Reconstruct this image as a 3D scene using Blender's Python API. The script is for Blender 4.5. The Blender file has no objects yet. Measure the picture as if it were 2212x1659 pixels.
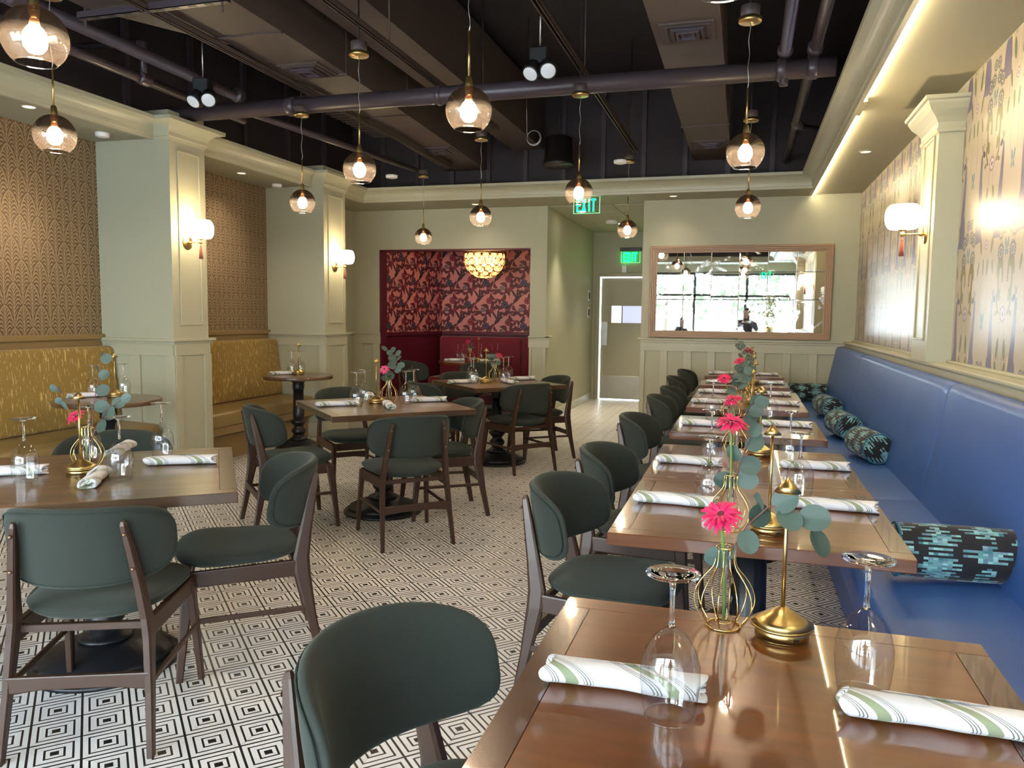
import bpy, bmesh, math, random
from mathutils import Vector, Matrix, Euler
random.seed(7)
PI = math.pi
sc = bpy.context.scene
COL = sc.collection

# ------------------------------------------------------------------ camera
F_PX, YAW, PITCH, ROLL, EYE = 1679.17, 0.28921538, 0.08899799, 0.01161287, 1.40
cam_d = bpy.data.cameras.new('camera'); cam = bpy.data.objects.new('camera', cam_d); COL.objects.link(cam)
fw = Vector((-math.sin(YAW)*math.cos(PITCH), math.cos(YAW)*math.cos(PITCH), -math.sin(PITCH)))
rt = Vector((math.cos(YAW), math.sin(YAW), 0)); up = rt.cross(fw)
r2 = rt*math.cos(ROLL)+up*math.sin(ROLL); u2 = -rt*math.sin(ROLL)+up*math.cos(ROLL)
M = Matrix((r2, u2, -fw)).transposed().to_4x4(); M.translation = Vector((0, 0, EYE))
cam.matrix_world = M
cam_d.sensor_width = 36; cam_d.sensor_fit = 'HORIZONTAL'; cam_d.lens = F_PX/2212*36
cam_d.clip_start = .02; cam_d.clip_end = 200
sc.camera = cam

# ------------------------------------------------------------------ world, sun, exposure
WORLD_STRENGTH = 10.5
EXPOSURE = 1.52
world = bpy.data.worlds.new('daylight'); sc.world = world; world.use_nodes = True
wn = world.node_tree; wn.nodes.clear()
wo = wn.nodes.new('ShaderNodeOutputWorld'); wb = wn.nodes.new('ShaderNodeBackground')
wg = wn.nodes.new('ShaderNodeTexGradient'); wc = wn.nodes.new('ShaderNodeTexCoord'); wsep = wn.nodes.new('ShaderNodeSeparateXYZ')
wr = wn.nodes.new('ShaderNodeValToRGB')
wn.links.new(wc.outputs['Generated'], wsep.inputs[0]); wn.links.new(wsep.outputs['Z'], wr.inputs[0])
wr.color_ramp.elements[0].position = 0; wr.color_ramp.elements[0].color = (.90, .95, 1, 1)
wr.color_ramp.elements[1].position = 1; wr.color_ramp.elements[1].color = (.66, .81, 1, 1)
wn.links.new(wr.outputs[0], wb.inputs[0]); wb.inputs[1].default_value = WORLD_STRENGTH
wn.links.new(wb.outputs[0], wo.inputs[0])
sc.view_settings.view_transform = 'Standard'; sc.view_settings.look = 'None'
sc.view_settings.exposure = EXPOSURE; sc.view_settings.gamma = 1; sc.view_settings.use_curve_mapping = False
sc.cycles.use_denoising = True
try: sc.cycles.denoiser = 'OPENIMAGEDENOISE'
except Exception: pass
sc.cycles.max_bounces = 10; sc.cycles.diffuse_bounces = 4; sc.cycles.glossy_bounces = 5
sc.cycles.transparent_max_bounces = 32; sc.cycles.transmission_bounces = 8
sc.cycles.caustics_reflective = False; sc.cycles.caustics_refractive = False
sc.cycles.sample_clamp_indirect = 6
sc.cycles.use_light_tree = True
sc.cycles.use_adaptive_sampling = True; sc.cycles.adaptive_threshold = .02
WIN_Y = -2.2
for wx0, wx1 in ((-5.1, -1.3), (-1.25, 1.15)):   # daylight comes in through the shop front; portals only guide sampling of the sky
    ld = bpy.data.lights.new('window_portal', 'AREA'); ld.shape = 'RECTANGLE'; ld.size = wx1-wx0; ld.size_y = 2.2
    ld.cycles.is_portal = True
    lo = bpy.data.objects.new('window_portal', ld); COL.objects.link(lo)
    lo.location = ((wx0+wx1)/2, WIN_Y-.05, 1.4); lo.rotation_euler = (-PI/2, 0, 0)
    lo.rotation_euler = (PI/2, 0, PI)

# ------------------------------------------------------------------ helpers
def tag(o, label=None, cat=None, group=None, kind=None):
    if label: o['label'] = label
    if cat: o['category'] = cat
    if group: o['group'] = group
    if kind: o['kind'] = kind
    return o
def empty(name, loc=(0, 0, 0), rz=0, label=None, cat=None, group=None):
    o = bpy.data.objects.new(name, None); COL.objects.link(o)
    o.location = loc; o.rotation_euler = (0, 0, rz); o.empty_display_size = .05
    return tag(o, label, cat, group)
def kids(o): return [c for c in o.children]
def dup(o, loc=None, rz=None, label=None, parent=None, group=None):
    c = o.copy(); COL.objects.link(c); c.parent = parent
    if loc is not None: c.location = loc
    if rz is not None: c.rotation_euler = (0, 0, rz)
    if label: c['label'] = label
    if group: c['group'] = group
    for k in kids(o): dup(k, parent=c)
    return c

class MB:
    """collects vertices and faces of ONE mesh"""
    def __init__(s): s.v = []; s.f = []; s.sm = []
    def add(s, vs, fs, smooth=False, mtx=None):
        b = len(s.v)
        for p in vs:
            s.v.append(tuple(mtx @ Vector(p)) if mtx is not None else tuple(p))
        for q in fs: s.f.append(tuple(b+i for i in q)); s.sm.append(smooth)
        return s
    def box(s, a, b, mtx=None):
        x0, y0, z0 = [min(p, q) for p, q in zip(a, b)]; x1, y1, z1 = [max(p, q) for p, q in zip(a, b)]
        return s.add([(x0,y0,z0),(x1,y0,z0),(x1,y1,z0),(x0,y1,z0),(x0,y0,z1),(x1,y0,z1),(x1,y1,z1),(x0,y1,z1)],
                     [(3,2,1,0),(4,5,6,7),(0,1,5,4),(1,2,6,5),(2,3,7,6),(3,0,4,7)], False, mtx)
    def bbox(s, a, b, bev=.003, mtx=None):
        """box with chamfered edges"""
        x0, y0, z0 = [min(p, q) for p, q in zip(a, b)]; x1, y1, z1 = [max(p, q) for p, q in zip(a, b)]
        bev = min(bev, (x1-x0)*.45, (y1-y0)*.45, (z1-z0)*.45); vs = []; c = bev
        def ring(z, i): return [(x0+i+c,y0+i,z),(x1-i-c,y0+i,z),(x1-i,y0+i+c,z),(x1-i,y1-i-c,z),(x1-i-c,y1-i,z),(x0+i+c,y1-i,z),(x0+i,y1-i-c,z),(x0+i,y0+i+c,z)]
        vs = ring(z0, c*.6)+ring(z0+c, 0)+ring(z1-c, 0)+ring(z1, c*.6)
        fs = [tuple(range(7, -1, -1)), tuple(range(24, 32))]
        for k in range(3):
            for i in range(8):
                j = (i+1) % 8; fs.append((k*8+i, k*8+j, (k+1)*8+j, (k+1)*8+i))
        return s.add(vs, fs, False, mtx)
    def lathe(s, prof, seg=24, c=(0, 0, 0), mtx=None, smooth=True, rmod=None, cap=True):
        vs = []; fs = []; n = len(prof)
        for (r, z) in prof:
            for k in range(seg):
                a = 2*PI*k/seg; rr = r*(rmod(a, z) if rmod else 1)
                vs.append((c[0]+rr*math.cos(a), c[1]+rr*math.sin(a), c[2]+z))
        for i in range(n-1):
            for k in range(seg):
                j = (k+1) % seg; fs.append((i*seg+k, i*seg+j, (i+1)*seg+j, (i+1)*seg+k))
        s.add(vs, fs, smooth, mtx)
        if cap:
            b = len(s.v)-len(vs)
            if prof[0][0] > 1e-5: s.f.append(tuple(b+k for k in range(seg-1, -1, -1))); s.sm.append(False)
            if prof[-1][0] > 1e-5: s.f.append(tuple(b+(n-1)*seg+k for k in range(seg))); s.sm.append(False)
        return s
    def tube(s, pts, r, seg=8, closed=False, smooth=True, cap=True, mtx=None):
        pts = [Vector(p) for p in pts]; n = len(pts); rad = r if callable(r) else (lambda t: r)
        vs = []; fs = []; prev = None
        for i, p in enumerate(pts):
            d = (pts[(i+1) % n]-pts[i-1]) if closed else (pts[min(i+1, n-1)]-pts[max(i-1, 0)])
            d = d.normalized() if d.length > 1e-9 else Vector((0, 0, 1))
            if prev is None:
                a = Vector((0, 0, 1)) if abs(d.z) < .9 else Vector((1, 0, 0)); u = d.cross(a).normalized()
            else:
                u = (prev-d*prev.dot(d)).normalized()
            prev = u; w = d.cross(u)
            for k in range(seg):
                a = 2*PI*k/seg; vs.append(p+(u*math.cos(a)+w*math.sin(a))*rad(i/max(1, n-1)))
        m = n if closed else n-1
        for i in range(m):
            for k in range(seg):
                j = (k+1) % seg; i2 = (i+1) % n; fs.append((i*seg+k, i*seg+j, i2*seg+j, i2*seg+k))
        if cap and not closed: fs += [tuple(range(seg-1, -1, -1)), tuple((n-1)*seg+k for k in range(seg))]
        return s.add(vs, fs, smooth, mtx)
    def bar(s, secs, ch=.25, smooth=False):
        """secs: (centre, half_x vector, half_y vector) -> chamfered rectangular bar"""
        vs = []; fs = []
        for c, hx, hy in secs:
            c, hx, hy = Vector(c), Vector(hx), Vector(hy)
            for a, b in ((1-ch, 1), (1, 1-ch), (1, -1+ch), (1-ch, -1), (-1+ch, -1), (-1, -1+ch), (-1, 1-ch), (-1+ch, 1)):
                vs.append(c+hx*a+hy*b)
        n = len(secs)
        for i in range(n-1):
            for k in range(8):
                j = (k+1) % 8; fs.append((i*8+k, i*8+j, (i+1)*8+j, (i+1)*8+k))
        fs += [tuple(range(7, -1, -1)), tuple((n-1)*8+k for k in range(8))]
        return s.add(vs, fs, smooth)
    def pillow(s, a, b, t0, t1, n=3., R=9, seg=48, f=None, k=3.):
        """superellipse cushion: half sizes a,b; thickness t0 (front) and t1 (back); f maps (s,z,t)"""
        vs = [(0, 0, t0), (0, 0, -t1)]; fs = []
        rr = [math.sin(i/R*PI/2) for i in range(1, R+1)]
        def pt(r, th):
            c, q = math.cos(th), math.sin(th); w = (abs(c)**n+abs(q)**n)**(-1/n)
            return (a*r*c*w, b*r*q*w)
        for i, r in enumerate(rr):
            for j in range(seg):
                x, y = pt(r, 2*PI*j/seg); w = max(0, 1-r**k)**.5
                vs.append((x, y, t0*w))
        for i, r in enumerate(rr[:-1]):
            for j in range(seg):
                x, y = pt(r, 2*PI*j/seg); w = max(0, 1-r**k)**.5
                vs.append((x, y, -t1*w))
        F = lambda i, j: 2+i*seg+j % seg
        B = lambda i, j: (2+R*seg+i*seg+j % seg) if i < R-1 else F(R-1, j)
        for j in range(seg):
            fs.append((0, F(0, j), F(0, j+1))); fs.append((1, B(0, j+1), B(0, j)))
            for i in range(R-1):
                fs.append((F(i, j), F(i+1, j), F(i+1, j+1), F(i, j+1)))
                fs.append((B(i, j+1), B(i+1, j+1), B(i+1, j), B(i, j)))
        if f: vs = [f(*p) for p in vs]
        return s.add(vs, fs, True)
    def sweep(s, path, prof, closed=False, inward=1):
        """sweep an (out,z) profile along a plan polyline with mitred corners; out is measured to the left of the path * inward"""
        P = [Vector((p[0], p[1])) for p in path]; n = len(P); offs = []
        for i in range(n):
            def nrm(a, b): d = (b-a).normalized(); return Vector((-d.y, d.x))*inward
            if closed or 0 < i < n-1:
                n1 = nrm(P[i-1], P[i]); n2 = nrm(P[i], P[(i+1) % n]); m = (n1+n2); m = m/(m.dot(n1)) if m.length > 1e-6 else n1
            elif i == 0: m = nrm(P[0], P[1])
            else: m = nrm(P[-2], P[-1])
            offs.append(m)
        vs = []; k = len(prof); fs = []
        for p, m in zip(P, offs):
            for o, z in prof: vs.append((p.x+m.x*o, p.y+m.y*o, z))
        for i in range(n if closed else n-1):
            i2 = (i+1) % n
            for j in range(k-1): fs.append((i*k+j, i2*k+j, i2*k+j+1, i*k+j+1))
        return s.add(vs, fs)
    def build(s, name, mat=None, parent=None, label=None, cat=None, group=None, kind=None, loc=None, weld=False):
        me = bpy.data.meshes.new(name); me.from_pydata([tuple(p) for p in s.v], [], s.f)
        me.polygons.foreach_set('use_smooth', s.sm); me.update()
        if mat: me.materials.append(mat)
        o = bpy.data.objects.new(name, me); COL.objects.link(o)
        if parent is not None: o.parent = parent
        if loc is not None: o.location = loc
        return tag(o, label, cat, group, kind)
def put(name, src, parent=None, loc=None, rot=None, scale=None, **kw):
    """another object sharing the mesh of src"""
    o = bpy.data.objects.new(name, src.data); COL.objects.link(o)
    if parent is not None: o.parent = parent
    if loc is not None: o.location = loc
    if rot is not None: o.rotation_euler = rot
    if scale is not None: o.scale = scale
    return tag(o, **kw)

# ------------------------------------------------------------------ node maths
class E:
    def __init__(s, t, k): s.t = t; s.k = k
    def op(s, o, b=None, c=None):
        n = s.t.nodes.new('ShaderNodeMath'); n.operation = o
        for i, x in enumerate((s, b, c)):
            if x is None: continue
            if isinstance(x, E): s.t.links.new(x.k, n.inputs[i])
            else: n.inputs[i].default_value = x
        return E(s.t, n.outputs[0])
    def __add__(s, b): return s.op('ADD', b)
    __radd__ = __add__
    def __sub__(s, b): return s.op('SUBTRACT', b)
    def __rsub__(s, b): return (s*-1)+b
    def __mul__(s, b): return s.op('MULTIPLY', b)
    __rmul__ = __mul__
    def __truediv__(s, b): return s.op('DIVIDE', b)
    def abs(s): return s.op('ABSOLUTE')
    def fr(s): return s.op('FRACT')
    def fl(s): return s.op('FLOOR')
    def lt(s, b): return s.op('LESS_THAN', b)
    def gt(s, b): return s.op('GREATER_THAN', b)
    def mx(s, b): return s.op('MAXIMUM', b)
    def mn(s, b): return s.op('MINIMUM', b)
    def sq(s): return s.op('MULTIPLY', s)
    def rt(s): return s.op('SQRT')
    def sin(s): return s.op('SINE')
    def cos(s): return s.op('COSINE')
    def at(s, b): return s.op('ARCTAN2', b)
    def pw(s, b): return s.op('POWER', b)
    def clamp(s): n = s.op('ADD', 0); n.k.node.use_clamp = True; return n
def coords(t, kind='Object'):
    if kind == 'World':
        g = t.nodes.new('ShaderNodeNewGeometry'); src = g.outputs['Position']
    else:
        g = t.nodes.new('ShaderNodeTexCoord'); src = g.outputs[kind]
    q = t.nodes.new('ShaderNodeSeparateXYZ'); t.links.new(src, q.inputs[0])
    return [E(t, q.outputs[i]) for i in range(3)], src
def vec(t, x, y, z=0.):
    n = t.nodes.new('ShaderNodeCombineXYZ')
    for i, a in enumerate((x, y, z)):
        if isinstance(a, E): t.links.new(a.k, n.inputs[i])
        else: n.inputs[i].default_value = a
    return n.outputs[0]
def noise(t, v, scale, detail=3., rough=.55, dist=0.):
    n = t.nodes.new('ShaderNodeTexNoise'); n.inputs['Scale'].default_value = scale; n.inputs['Detail'].default_value = detail
    n.inputs['Roughness'].default_value = rough; n.inputs['Distortion'].default_value = dist
    if v is not None: t.links.new(v, n.inputs['Vector'])
    return E(t, n.outputs[0])
def white(t, v):
    n = t.nodes.new('ShaderNodeTexWhiteNoise'); t.links.new(v, n.inputs['Vector']); return E(t, n.outputs['Value'])
def mix(t, fac, a, b):
    n = t.nodes.new('ShaderNodeMix'); n.data_type = 'RGBA'
    for i, x in ((0, fac), (6, a), (7, b)):
        if isinstance(x, E): t.links.new(x.k, n.inputs[i])
        elif hasattr(x, 'default_value') or hasattr(x, 'links'): t.links.new(x, n.inputs[i])
        elif i == 0: n.inputs[0].default_value = x
        else: n.inputs[i].default_value = (*x, 1)
    return n.outputs[2]
def bump(t, bsdf, h, strength=.2, dist=.01):
    n = t.nodes.new('ShaderNodeBump'); n.inputs['Strength'].default_value = strength; n.inputs['Distance'].default_value = dist
    t.links.new(h.k, n.inputs['Height']); t.links.new(n.outputs[0], bsdf.inputs['Normal'])
def mat(name, col=(.5, .5, .5), rough=.5, metal=0., coat=0., sheen=0., emit=None, es=0., var=0., vs=6., bmp=0., bs=80., spec=None, aniso=0.):
    m = bpy.data.materials.new(name); m.use_nodes = True; t = m.node_tree; b = t.nodes['Principled BSDF']
    b.inputs['Base Color'].default_value = (*col, 1); b.inputs['Roughness'].default_value = rough; b.inputs['Metallic'].default_value = metal
    b.inputs['Coat Weight'].default_value = coat; b.inputs['Coat Roughness'].default_value = .08
    b.inputs['Sheen Weight'].default_value = sheen; b.inputs['Sheen Roughness'].default_value = .4
    if spec is not None: b.inputs['Specular IOR Level'].default_value = spec
    if emit: b.inputs['Emission Color'].default_value = (*emit, 1); b.inputs['Emission Strength'].default_value = es
    if var or bmp:
        (x, y, z), src = coords(t)
        if var:
            n = noise(t, src, vs, 4)
            c = mix(t, n, tuple(v*(1-var) for v in col), tuple(min(1, v*(1+var)) for v in col)); t.links.new(c, b.inputs['Base Color'])
        if bmp: bump(t, b, noise(t, src, bs, 3), bmp, .003)
    return m, t, b
def thin_glass(name, tint=(1, 1, 1), edge=(.55, .58, .6), ior=1.45, grad=None, boost=0., glow=0., pwr=2.5):
    m = bpy.data.materials.new(name); m.use_nodes = True; t = m.node_tree; t.nodes.clear()
    o = t.nodes.new('ShaderNodeOutputMaterial'); tr = t.nodes.new('ShaderNodeBsdfTransparent'); gl = t.nodes.new('ShaderNodeBsdfGlossy')
    gl.inputs['Roughness'].default_value = .02
    mx = t.nodes.new('ShaderNodeMixShader'); lw = t.nodes.new('ShaderNodeLayerWeight'); lw.inputs[0].default_value = .30
    f0 = ((ior-1)/(ior+1))**2
    fac = E(t, lw.outputs['Facing']); c = mix(t, fac.pw(pwr), tint, edge)
    ff = (fac.pw(5.)*(1-f0)*.8+f0+boost).clamp()
    if grad:
        (x, y, z), src = coords(t); g = ((z-grad[0])/(grad[1]-grad[0])).clamp()
        g = g*g*(3-2*g) if False else g
        c = mix(t, g, c, grad[2]); ff = (ff+g*grad[3]).clamp()
        t.links.new(mix(t, g, (1, 1, 1), grad[4]), gl.inputs[0])
    t.links.new(c, tr.inputs[0]); t.links.new(ff.k, mx.inputs[0]); t.links.new(tr.outputs[0], mx.inputs[1]); t.links.new(gl.outputs[0], mx.inputs[2])
    out = mx.outputs[0]
    if glow:      # faintly milky glass picks up the bulb's light
        tl = t.nodes.new('ShaderNodeBsdfTranslucent'); tl.inputs[0].default_value = (1, .82, .66, 1); m2 = t.nodes.new('ShaderNodeMixShader'); m2.inputs[0].default_value = glow
        if grad: t.links.new(((1-g)*glow+.0005).k, m2.inputs[0])
        t.links.new(out, m2.inputs[1]); t.links.new(tl.outputs[0], m2.inputs[2]); out = m2.outputs[0]
    t.links.new(out, o.inputs[0]); return m
# ------------------------------------------------------------------ materials
SAGE = (.40, .40, .295)
M_wall = mat('sage_wall_paint', SAGE, .55, var=.03, vs=2, bmp=.15, bs=120)[0]
M_trim = mat('sage_trim_paint', (.42, .415, .305), .38, var=.02)[0]
M_soffit = mat('soffit_paint', (.37, .355, .255), .6, var=.04, vs=1.5)[0]
M_dark = mat('dark_ceiling_paint', (.032, .025, .031), .75, var=.35, vs=3, bmp=.6, bs=9)[0]
M_duct = mat('duct_dark_paint', (.075, .055, .050), .55, var=.12, vs=2)[0]
M_pipe = mat('plum_pipe_paint', (.060, .045, .056), .33, var=.15, vs=4)[0]
M_black = mat('black_plastic', (.012, .012, .013), .4)[0]
M_iron = mat('black_cast_iron', (.010, .011, .014), .38, metal=.2, var=.3, vs=20, bmp=.2)[0]
M_white = mat('white_plastic', (.8, .8, .8), .4)[0]
M_brass = mat('brushed_brass', (.54, .39, .155), .30, metal=1, var=.1, vs=30)[0]
M_gold = mat('polished_gold', (.85, .60, .22), .10, metal=1)[0]
M_steel = mat('steel', (.45, .45, .45), .35, metal=1, var=.1, vs=12)[0]
M_tassel = mat('rust_tassel', (.26, .07, .04), .8, sheen=.3)[0]
M_lens = mat('led_lens', (.35, .36, .38), .3, emit=(.9, .95, 1), es=.12)[0]
M_bulb = mat('warm_bulb', (1, .9, .7), .3, emit=(1, .77, .53), es=145)[0]
M_socket = mat('bulb_socket_glow', (.9, .5, .3), .4, emit=(1, .45, .2), es=2.2)[0]
M_chbulb = mat('chandelier_bulb', (1, .9, .7), .3, emit=(1, .70, .38), es=55)[0]
M_down = mat('downlight_lens', (1, 1, .95), .4, emit=(1, .86, .62), es=14)[0]
M_downoff = mat('downlight_off', (.75, .73, .64), .4, emit=(1, .85, .6), es=.5)[0]
M_led = mat('warm_led', (1, .9, .6), .4, emit=(1, .80, .50), es=21)[0]
M_exit = mat('green_letter', (.0, .9, .3), .4, emit=(.0, 1, .22), es=2.2)[0]
M_exitedge = mat('green_edge', (.3, .8, .5), .3, emit=(.15, .8, .3), es=.5)[0]
M_clear = thin_glass('clear_glass', (.97, .975, .975), (.40, .42, .44), 1.5, boost=.085, pwr=3.0)
M_solid = bpy.data.materials.new('solid_glass'); M_solid.use_nodes = True; _b = M_solid.node_tree.nodes['Principled BSDF']; _b.inputs['Transmission Weight'].default_value = 1; _b.inputs['Roughness'].default_value = 0; _b.inputs['IOR'].default_value = 1.5; _b.inputs['Base Color'].default_value = (.98, .99, .99, 1)
M_pane = thin_glass('window_glass', (.93, .96, .97), (.7, .75, .78), 1.3)
M_acrylic = thin_glass('acrylic_plate', (.9, .95, .92), (.7, .8, .75), 1.3)
M_globe = thin_glass('smoked_globe_glass', (.93, .90, .87), (.50, .45, .40), 1.5, grad=(-.004, .026, (.085, .060, .045), .16, (.70, .58, .46)), boost=.05, glow=.0075)
M_frostpane = mat('bright_lobby_glass', (.5, .55, .75), .3, emit=(.55, .60, .95), es=.30)[0]
M_doorpaint = mat('door_paint', (.36, .34, .25), .45, var=.03)[0]
M_kick = mat('kick_plate', (.42, .41, .37), .42, metal=.75, var=.12, vs=9)[0]
M_doorglow = mat('door_light_glow', (.8, .82, .85), .3, emit=(.9, .95, 1), es=.5)[0]  # self-glow standing for light from beyond the door
M_blue = mat('blue_leather', (.036, .105, .33), .45, var=.12, vs=3, bmp=.12, bs=140, coat=.1)[0]
M_mustardv = mat('mustard_vinyl', (.235, .160, .060), .30, var=.08, vs=3, bmp=.1, bs=140)[0]
M_mustardp = mat('mustard_paint', (.25, .165, .065), .45)[0]
M_plum = mat('crimson_paint', (.10, .008, .022), .45)[0]
M_opal = None
def opal():
    m, t, b = mat('opal_glass', (1, .95, .85), .25, emit=(1, .80, .50), es=8.5)
    return m
M_opal = opal()

def green_fabric():
    m, t, b = mat('green_velour', (.014, .021, .017), .92, sheen=.13)
    b.inputs['Sheen Roughness'].default_value = .5; b.inputs['Sheen Tint'].default_value = (.62, .72, .62, 1)
    (x, y, z), s = coords(t); n = noise(t, s, 5, 3); n2 = noise(t, s, 420, 2)
    c = mix(t, n, (.0125, .0168, .0128), (.0190, .0240, .0183)); c2 = mix(t, n2*.5, c, (.024, .032, .025))
    t.links.new(c2, b.inputs['Base Color']); bump(t, b, n2, .25, .001); return m
M_green = green_fabric()
M_piping = mat('dark_green_piping', (.012, .022, .017), .9)[0]

def wood(name, c0, c1, rough, coat=0., axis=0, scale=1., cr=.05, cath=0.):
    m, t, b = mat(name, c0, rough, coat=coat); b.inputs['Coat Roughness'].default_value = cr
    (x, y, z), s = coords(t); p = [x, y, z]; p = [q*(2.2 if i == axis else 24.) for i, q in enumerate(p)]
    n = noise(t, vec(t, *p), 1.2*scale, 5, .6, .6); n2 = noise(t, vec(t, *[q*.15 for q in p]), 1.*scale, 3)
    f = (n*1.1+n2*.8-.45).clamp()
    if cath:      # cathedral figure: stretched, distorted rings
        w = noise(t, vec(t, *[q*(.9 if i == axis else 4.2) for i, q in enumerate((x, y, z))]), 1., 2, .5, .4); ring = ((w*26.).sin()*.5+.5).pw(2.)
        f = (f*(1-cath)+ring*cath*(n*.8+.5)).clamp(); c = mix(t, f, c0, c1); t.links.new(c, b.inputs['Base Color'])
    bump(t, b, n, .02, .001); return m
M_chairwood = wood('walnut_chair_wood', (.045, .021, .012), (.105, .056, .034), .38, axis=2)
M_chairwood_h = wood('walnut_chair_wood_crosswise', (.045, .021, .012), (.105, .056, .034), .38, axis=0)
M_tabler = wood('glossy_brown_table_wood', (.070, .019, .003), (.19, .058, .008), .28, coat=.75, axis=0, cr=.03, cath=.22)
M_tablel = wood('oak_brown_table_wood', (.045, .023, .011), (.165, .092, .044), .32, coat=.40, axis=0, cr=.14, cath=.5)
M_tabler_edge = wood('glossy_edge_band_wood', (.060, .020, .007), (.145, .050, .014), .25, coat=1., axis=1, cr=.04)
M_tablel_edge = wood('oak_edge_band_wood', (.045, .024, .012), (.125, .070, .034), .34, coat=.3, axis=1, cr=.2)
M_frame = wood('light_oak_frame', (.33, .205, .115), (.49, .335, .20), .4, axis=0)

def tile_mat():
    m, t, b = mat('diamond_stripe_tile', (.7, .68, .64), .33)
    (x, y, z), s = coords(t, 'World'); p = .2122
    u = (x+2.150)/p; v = (y-2.051)/p
    a = ((u+v).fr()-.5).abs(); c = ((u-v).fr()-.5).abs(); d = a.mx(c)
    k = d.lt(.083).mx(d.gt(.162)*d.lt(.207)).mx(d.gt(.328)*d.lt(.372)).mx(d.gt(.474))
    w = white(t, vec(t, u.fl(), v.fl())); n = noise(t, s, 3.5, 4)
    base = mix(t, (w*.55+n*.6-.1).clamp(), (.66, .645, .63), (.84, .82, .78))
    t.links.new(mix(t, k, base, (.014, .013, .013)), b.inputs['Base Color'])
    t.links.new((n*.18+.26).k, b.inputs['Roughness']); return m
M_tile = tile_mat()
M_grout = mat('dark_grout', (.05, .048, .045), .9)[0]

def napkin_mat():
    m, t, b = mat('white_striped_linen', (.66, .66, .69), .85, sheen=.2)
    (x, y, z), s = coords(t); q = (x*.72+y*1.0+z*.4+.5)*(1/.118)
    f = q.fr(); n = noise(t, s, 500, 2)
    band = f.gt(.46)*f.lt(.60)
    thin = (f.gt(.30)*f.lt(.405)).mx(f.gt(.655)*f.lt(.76))*((q*28.5).fr().lt(.36))
    c = mix(t, band, (.66, .66, .69), (.25, .29, .18)); c = mix(t, thin, c, (.12, .14, .12))
    t.links.new(c, b.inputs['Base Color']); bump(t, b, n, .2, .001); return m
M_napkin = napkin_mat()

def fan_paper():
    m, t, b = mat('fan_wallpaper', (.2, .12, .06), .38, metal=.35)
    (x, y, z), s = coords(t, 'World'); W = .155; H = .168
    ink = None; done = None
    for k in (2, 1, 0):
        # rows from the lowest arch that can cover the point upwards; odd rows shifted by half
        row = ((z-.06)/H).fl()-k
        sh = ((row*.5).fr())          # 0 or .5
        u = ((y/W+sh).fr()-.5)        # -.5..+.5 across the fan
        v = (z-.06)/H-row             # 0 at the foot of this row's fan, >0 upwards
        top = (1-(u*2.02).sq()).mx(0.).rt()   # arch outline
        hgt = top*1.15+1.05
        inside = v.lt(hgt)
        edge = v.gt(hgt-.10-u.abs()*.7)*inside
        rib = ((v*5.6-u.abs()*15.+u.sq()*33.).fr()).lt(.50)
        spine = u.abs().lt(.035+v*-.006)
        body = (rib*(1-edge)).mx(spine).mx(edge*(v.lt(hgt-.045-u.abs()*.3)))*inside
        if ink is None: ink = body; done = inside
        else: ink = ink+body*(1-done); done = done.mx(inside)
    n = noise(t, s, 2.5, 2)
    c = mix(t, (ink*.9+n*.12).clamp(), (.125, .078, .040), (.37, .265, .155))
    t.links.new(c, b.inputs['Base Color']); t.links.new((ink*.1+.34).k, b.inputs['Roughness']); return m

class Lat:
    """centred (half-drop) lattice W x H; shapes are given in metres from a lattice point"""
    def __init__(s, x, z, W, H): s.p = x/W+z/H; s.q = x/W-z/H; s.W = W; s.H = H
    def loc(s, cx, cz, rot=0.):
        a, b = cx/s.W+cz/s.H, cx/s.W-cz/s.H
        u = (s.p-a+.5).fr()-.5; v = (s.q-b+.5).fr()-.5
        x = (u+v)*(s.W/2); z = (u-v)*(s.H/2)
        if rot: c, k = math.cos(rot), math.sin(rot); x, z = x*c+z*k, z*c-x*k
        return x, z
    def ell(s, cx, cz, a, b, rot=0.): x, z = s.loc(cx, cz, rot); return ((x/a).sq()+(z/b).sq()).lt(1.)
    def leaf(s, cx, cz, a, b, rot=0.):
        """pointed curved leaf: two arcs"""
        x, z = s.loc(cx, cz, rot); y = z-x.sq()*(.9/a)*.6
        w = 1-(x/a).sq(); return (y.abs()).lt(w*b), ((x/a*5.+(y/b).abs()*1.6).fr()).lt(.30)*(y.abs()).lt(w*b*.82)
    def ring(s, cx, cz, r, w): x, z = s.loc(cx, cz); return ((x.sq()+z.sq()).rt()-r).abs().lt(w)
    def flower(s, cx, cz, r, n):
        x, z = s.loc(cx, cz); rr = (x.sq()+z.sq()).rt()/r; an = z.at(x)
        o = rr.lt((an*n).cos()*.13+.87); st = ((an*n).sin().abs()*.6+rr*9.).sin().gt(.15); return o, st*o
def union(*a):
    r = a[0]
    for k in a[1:]: r = r.mx(k)
    return r
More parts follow.
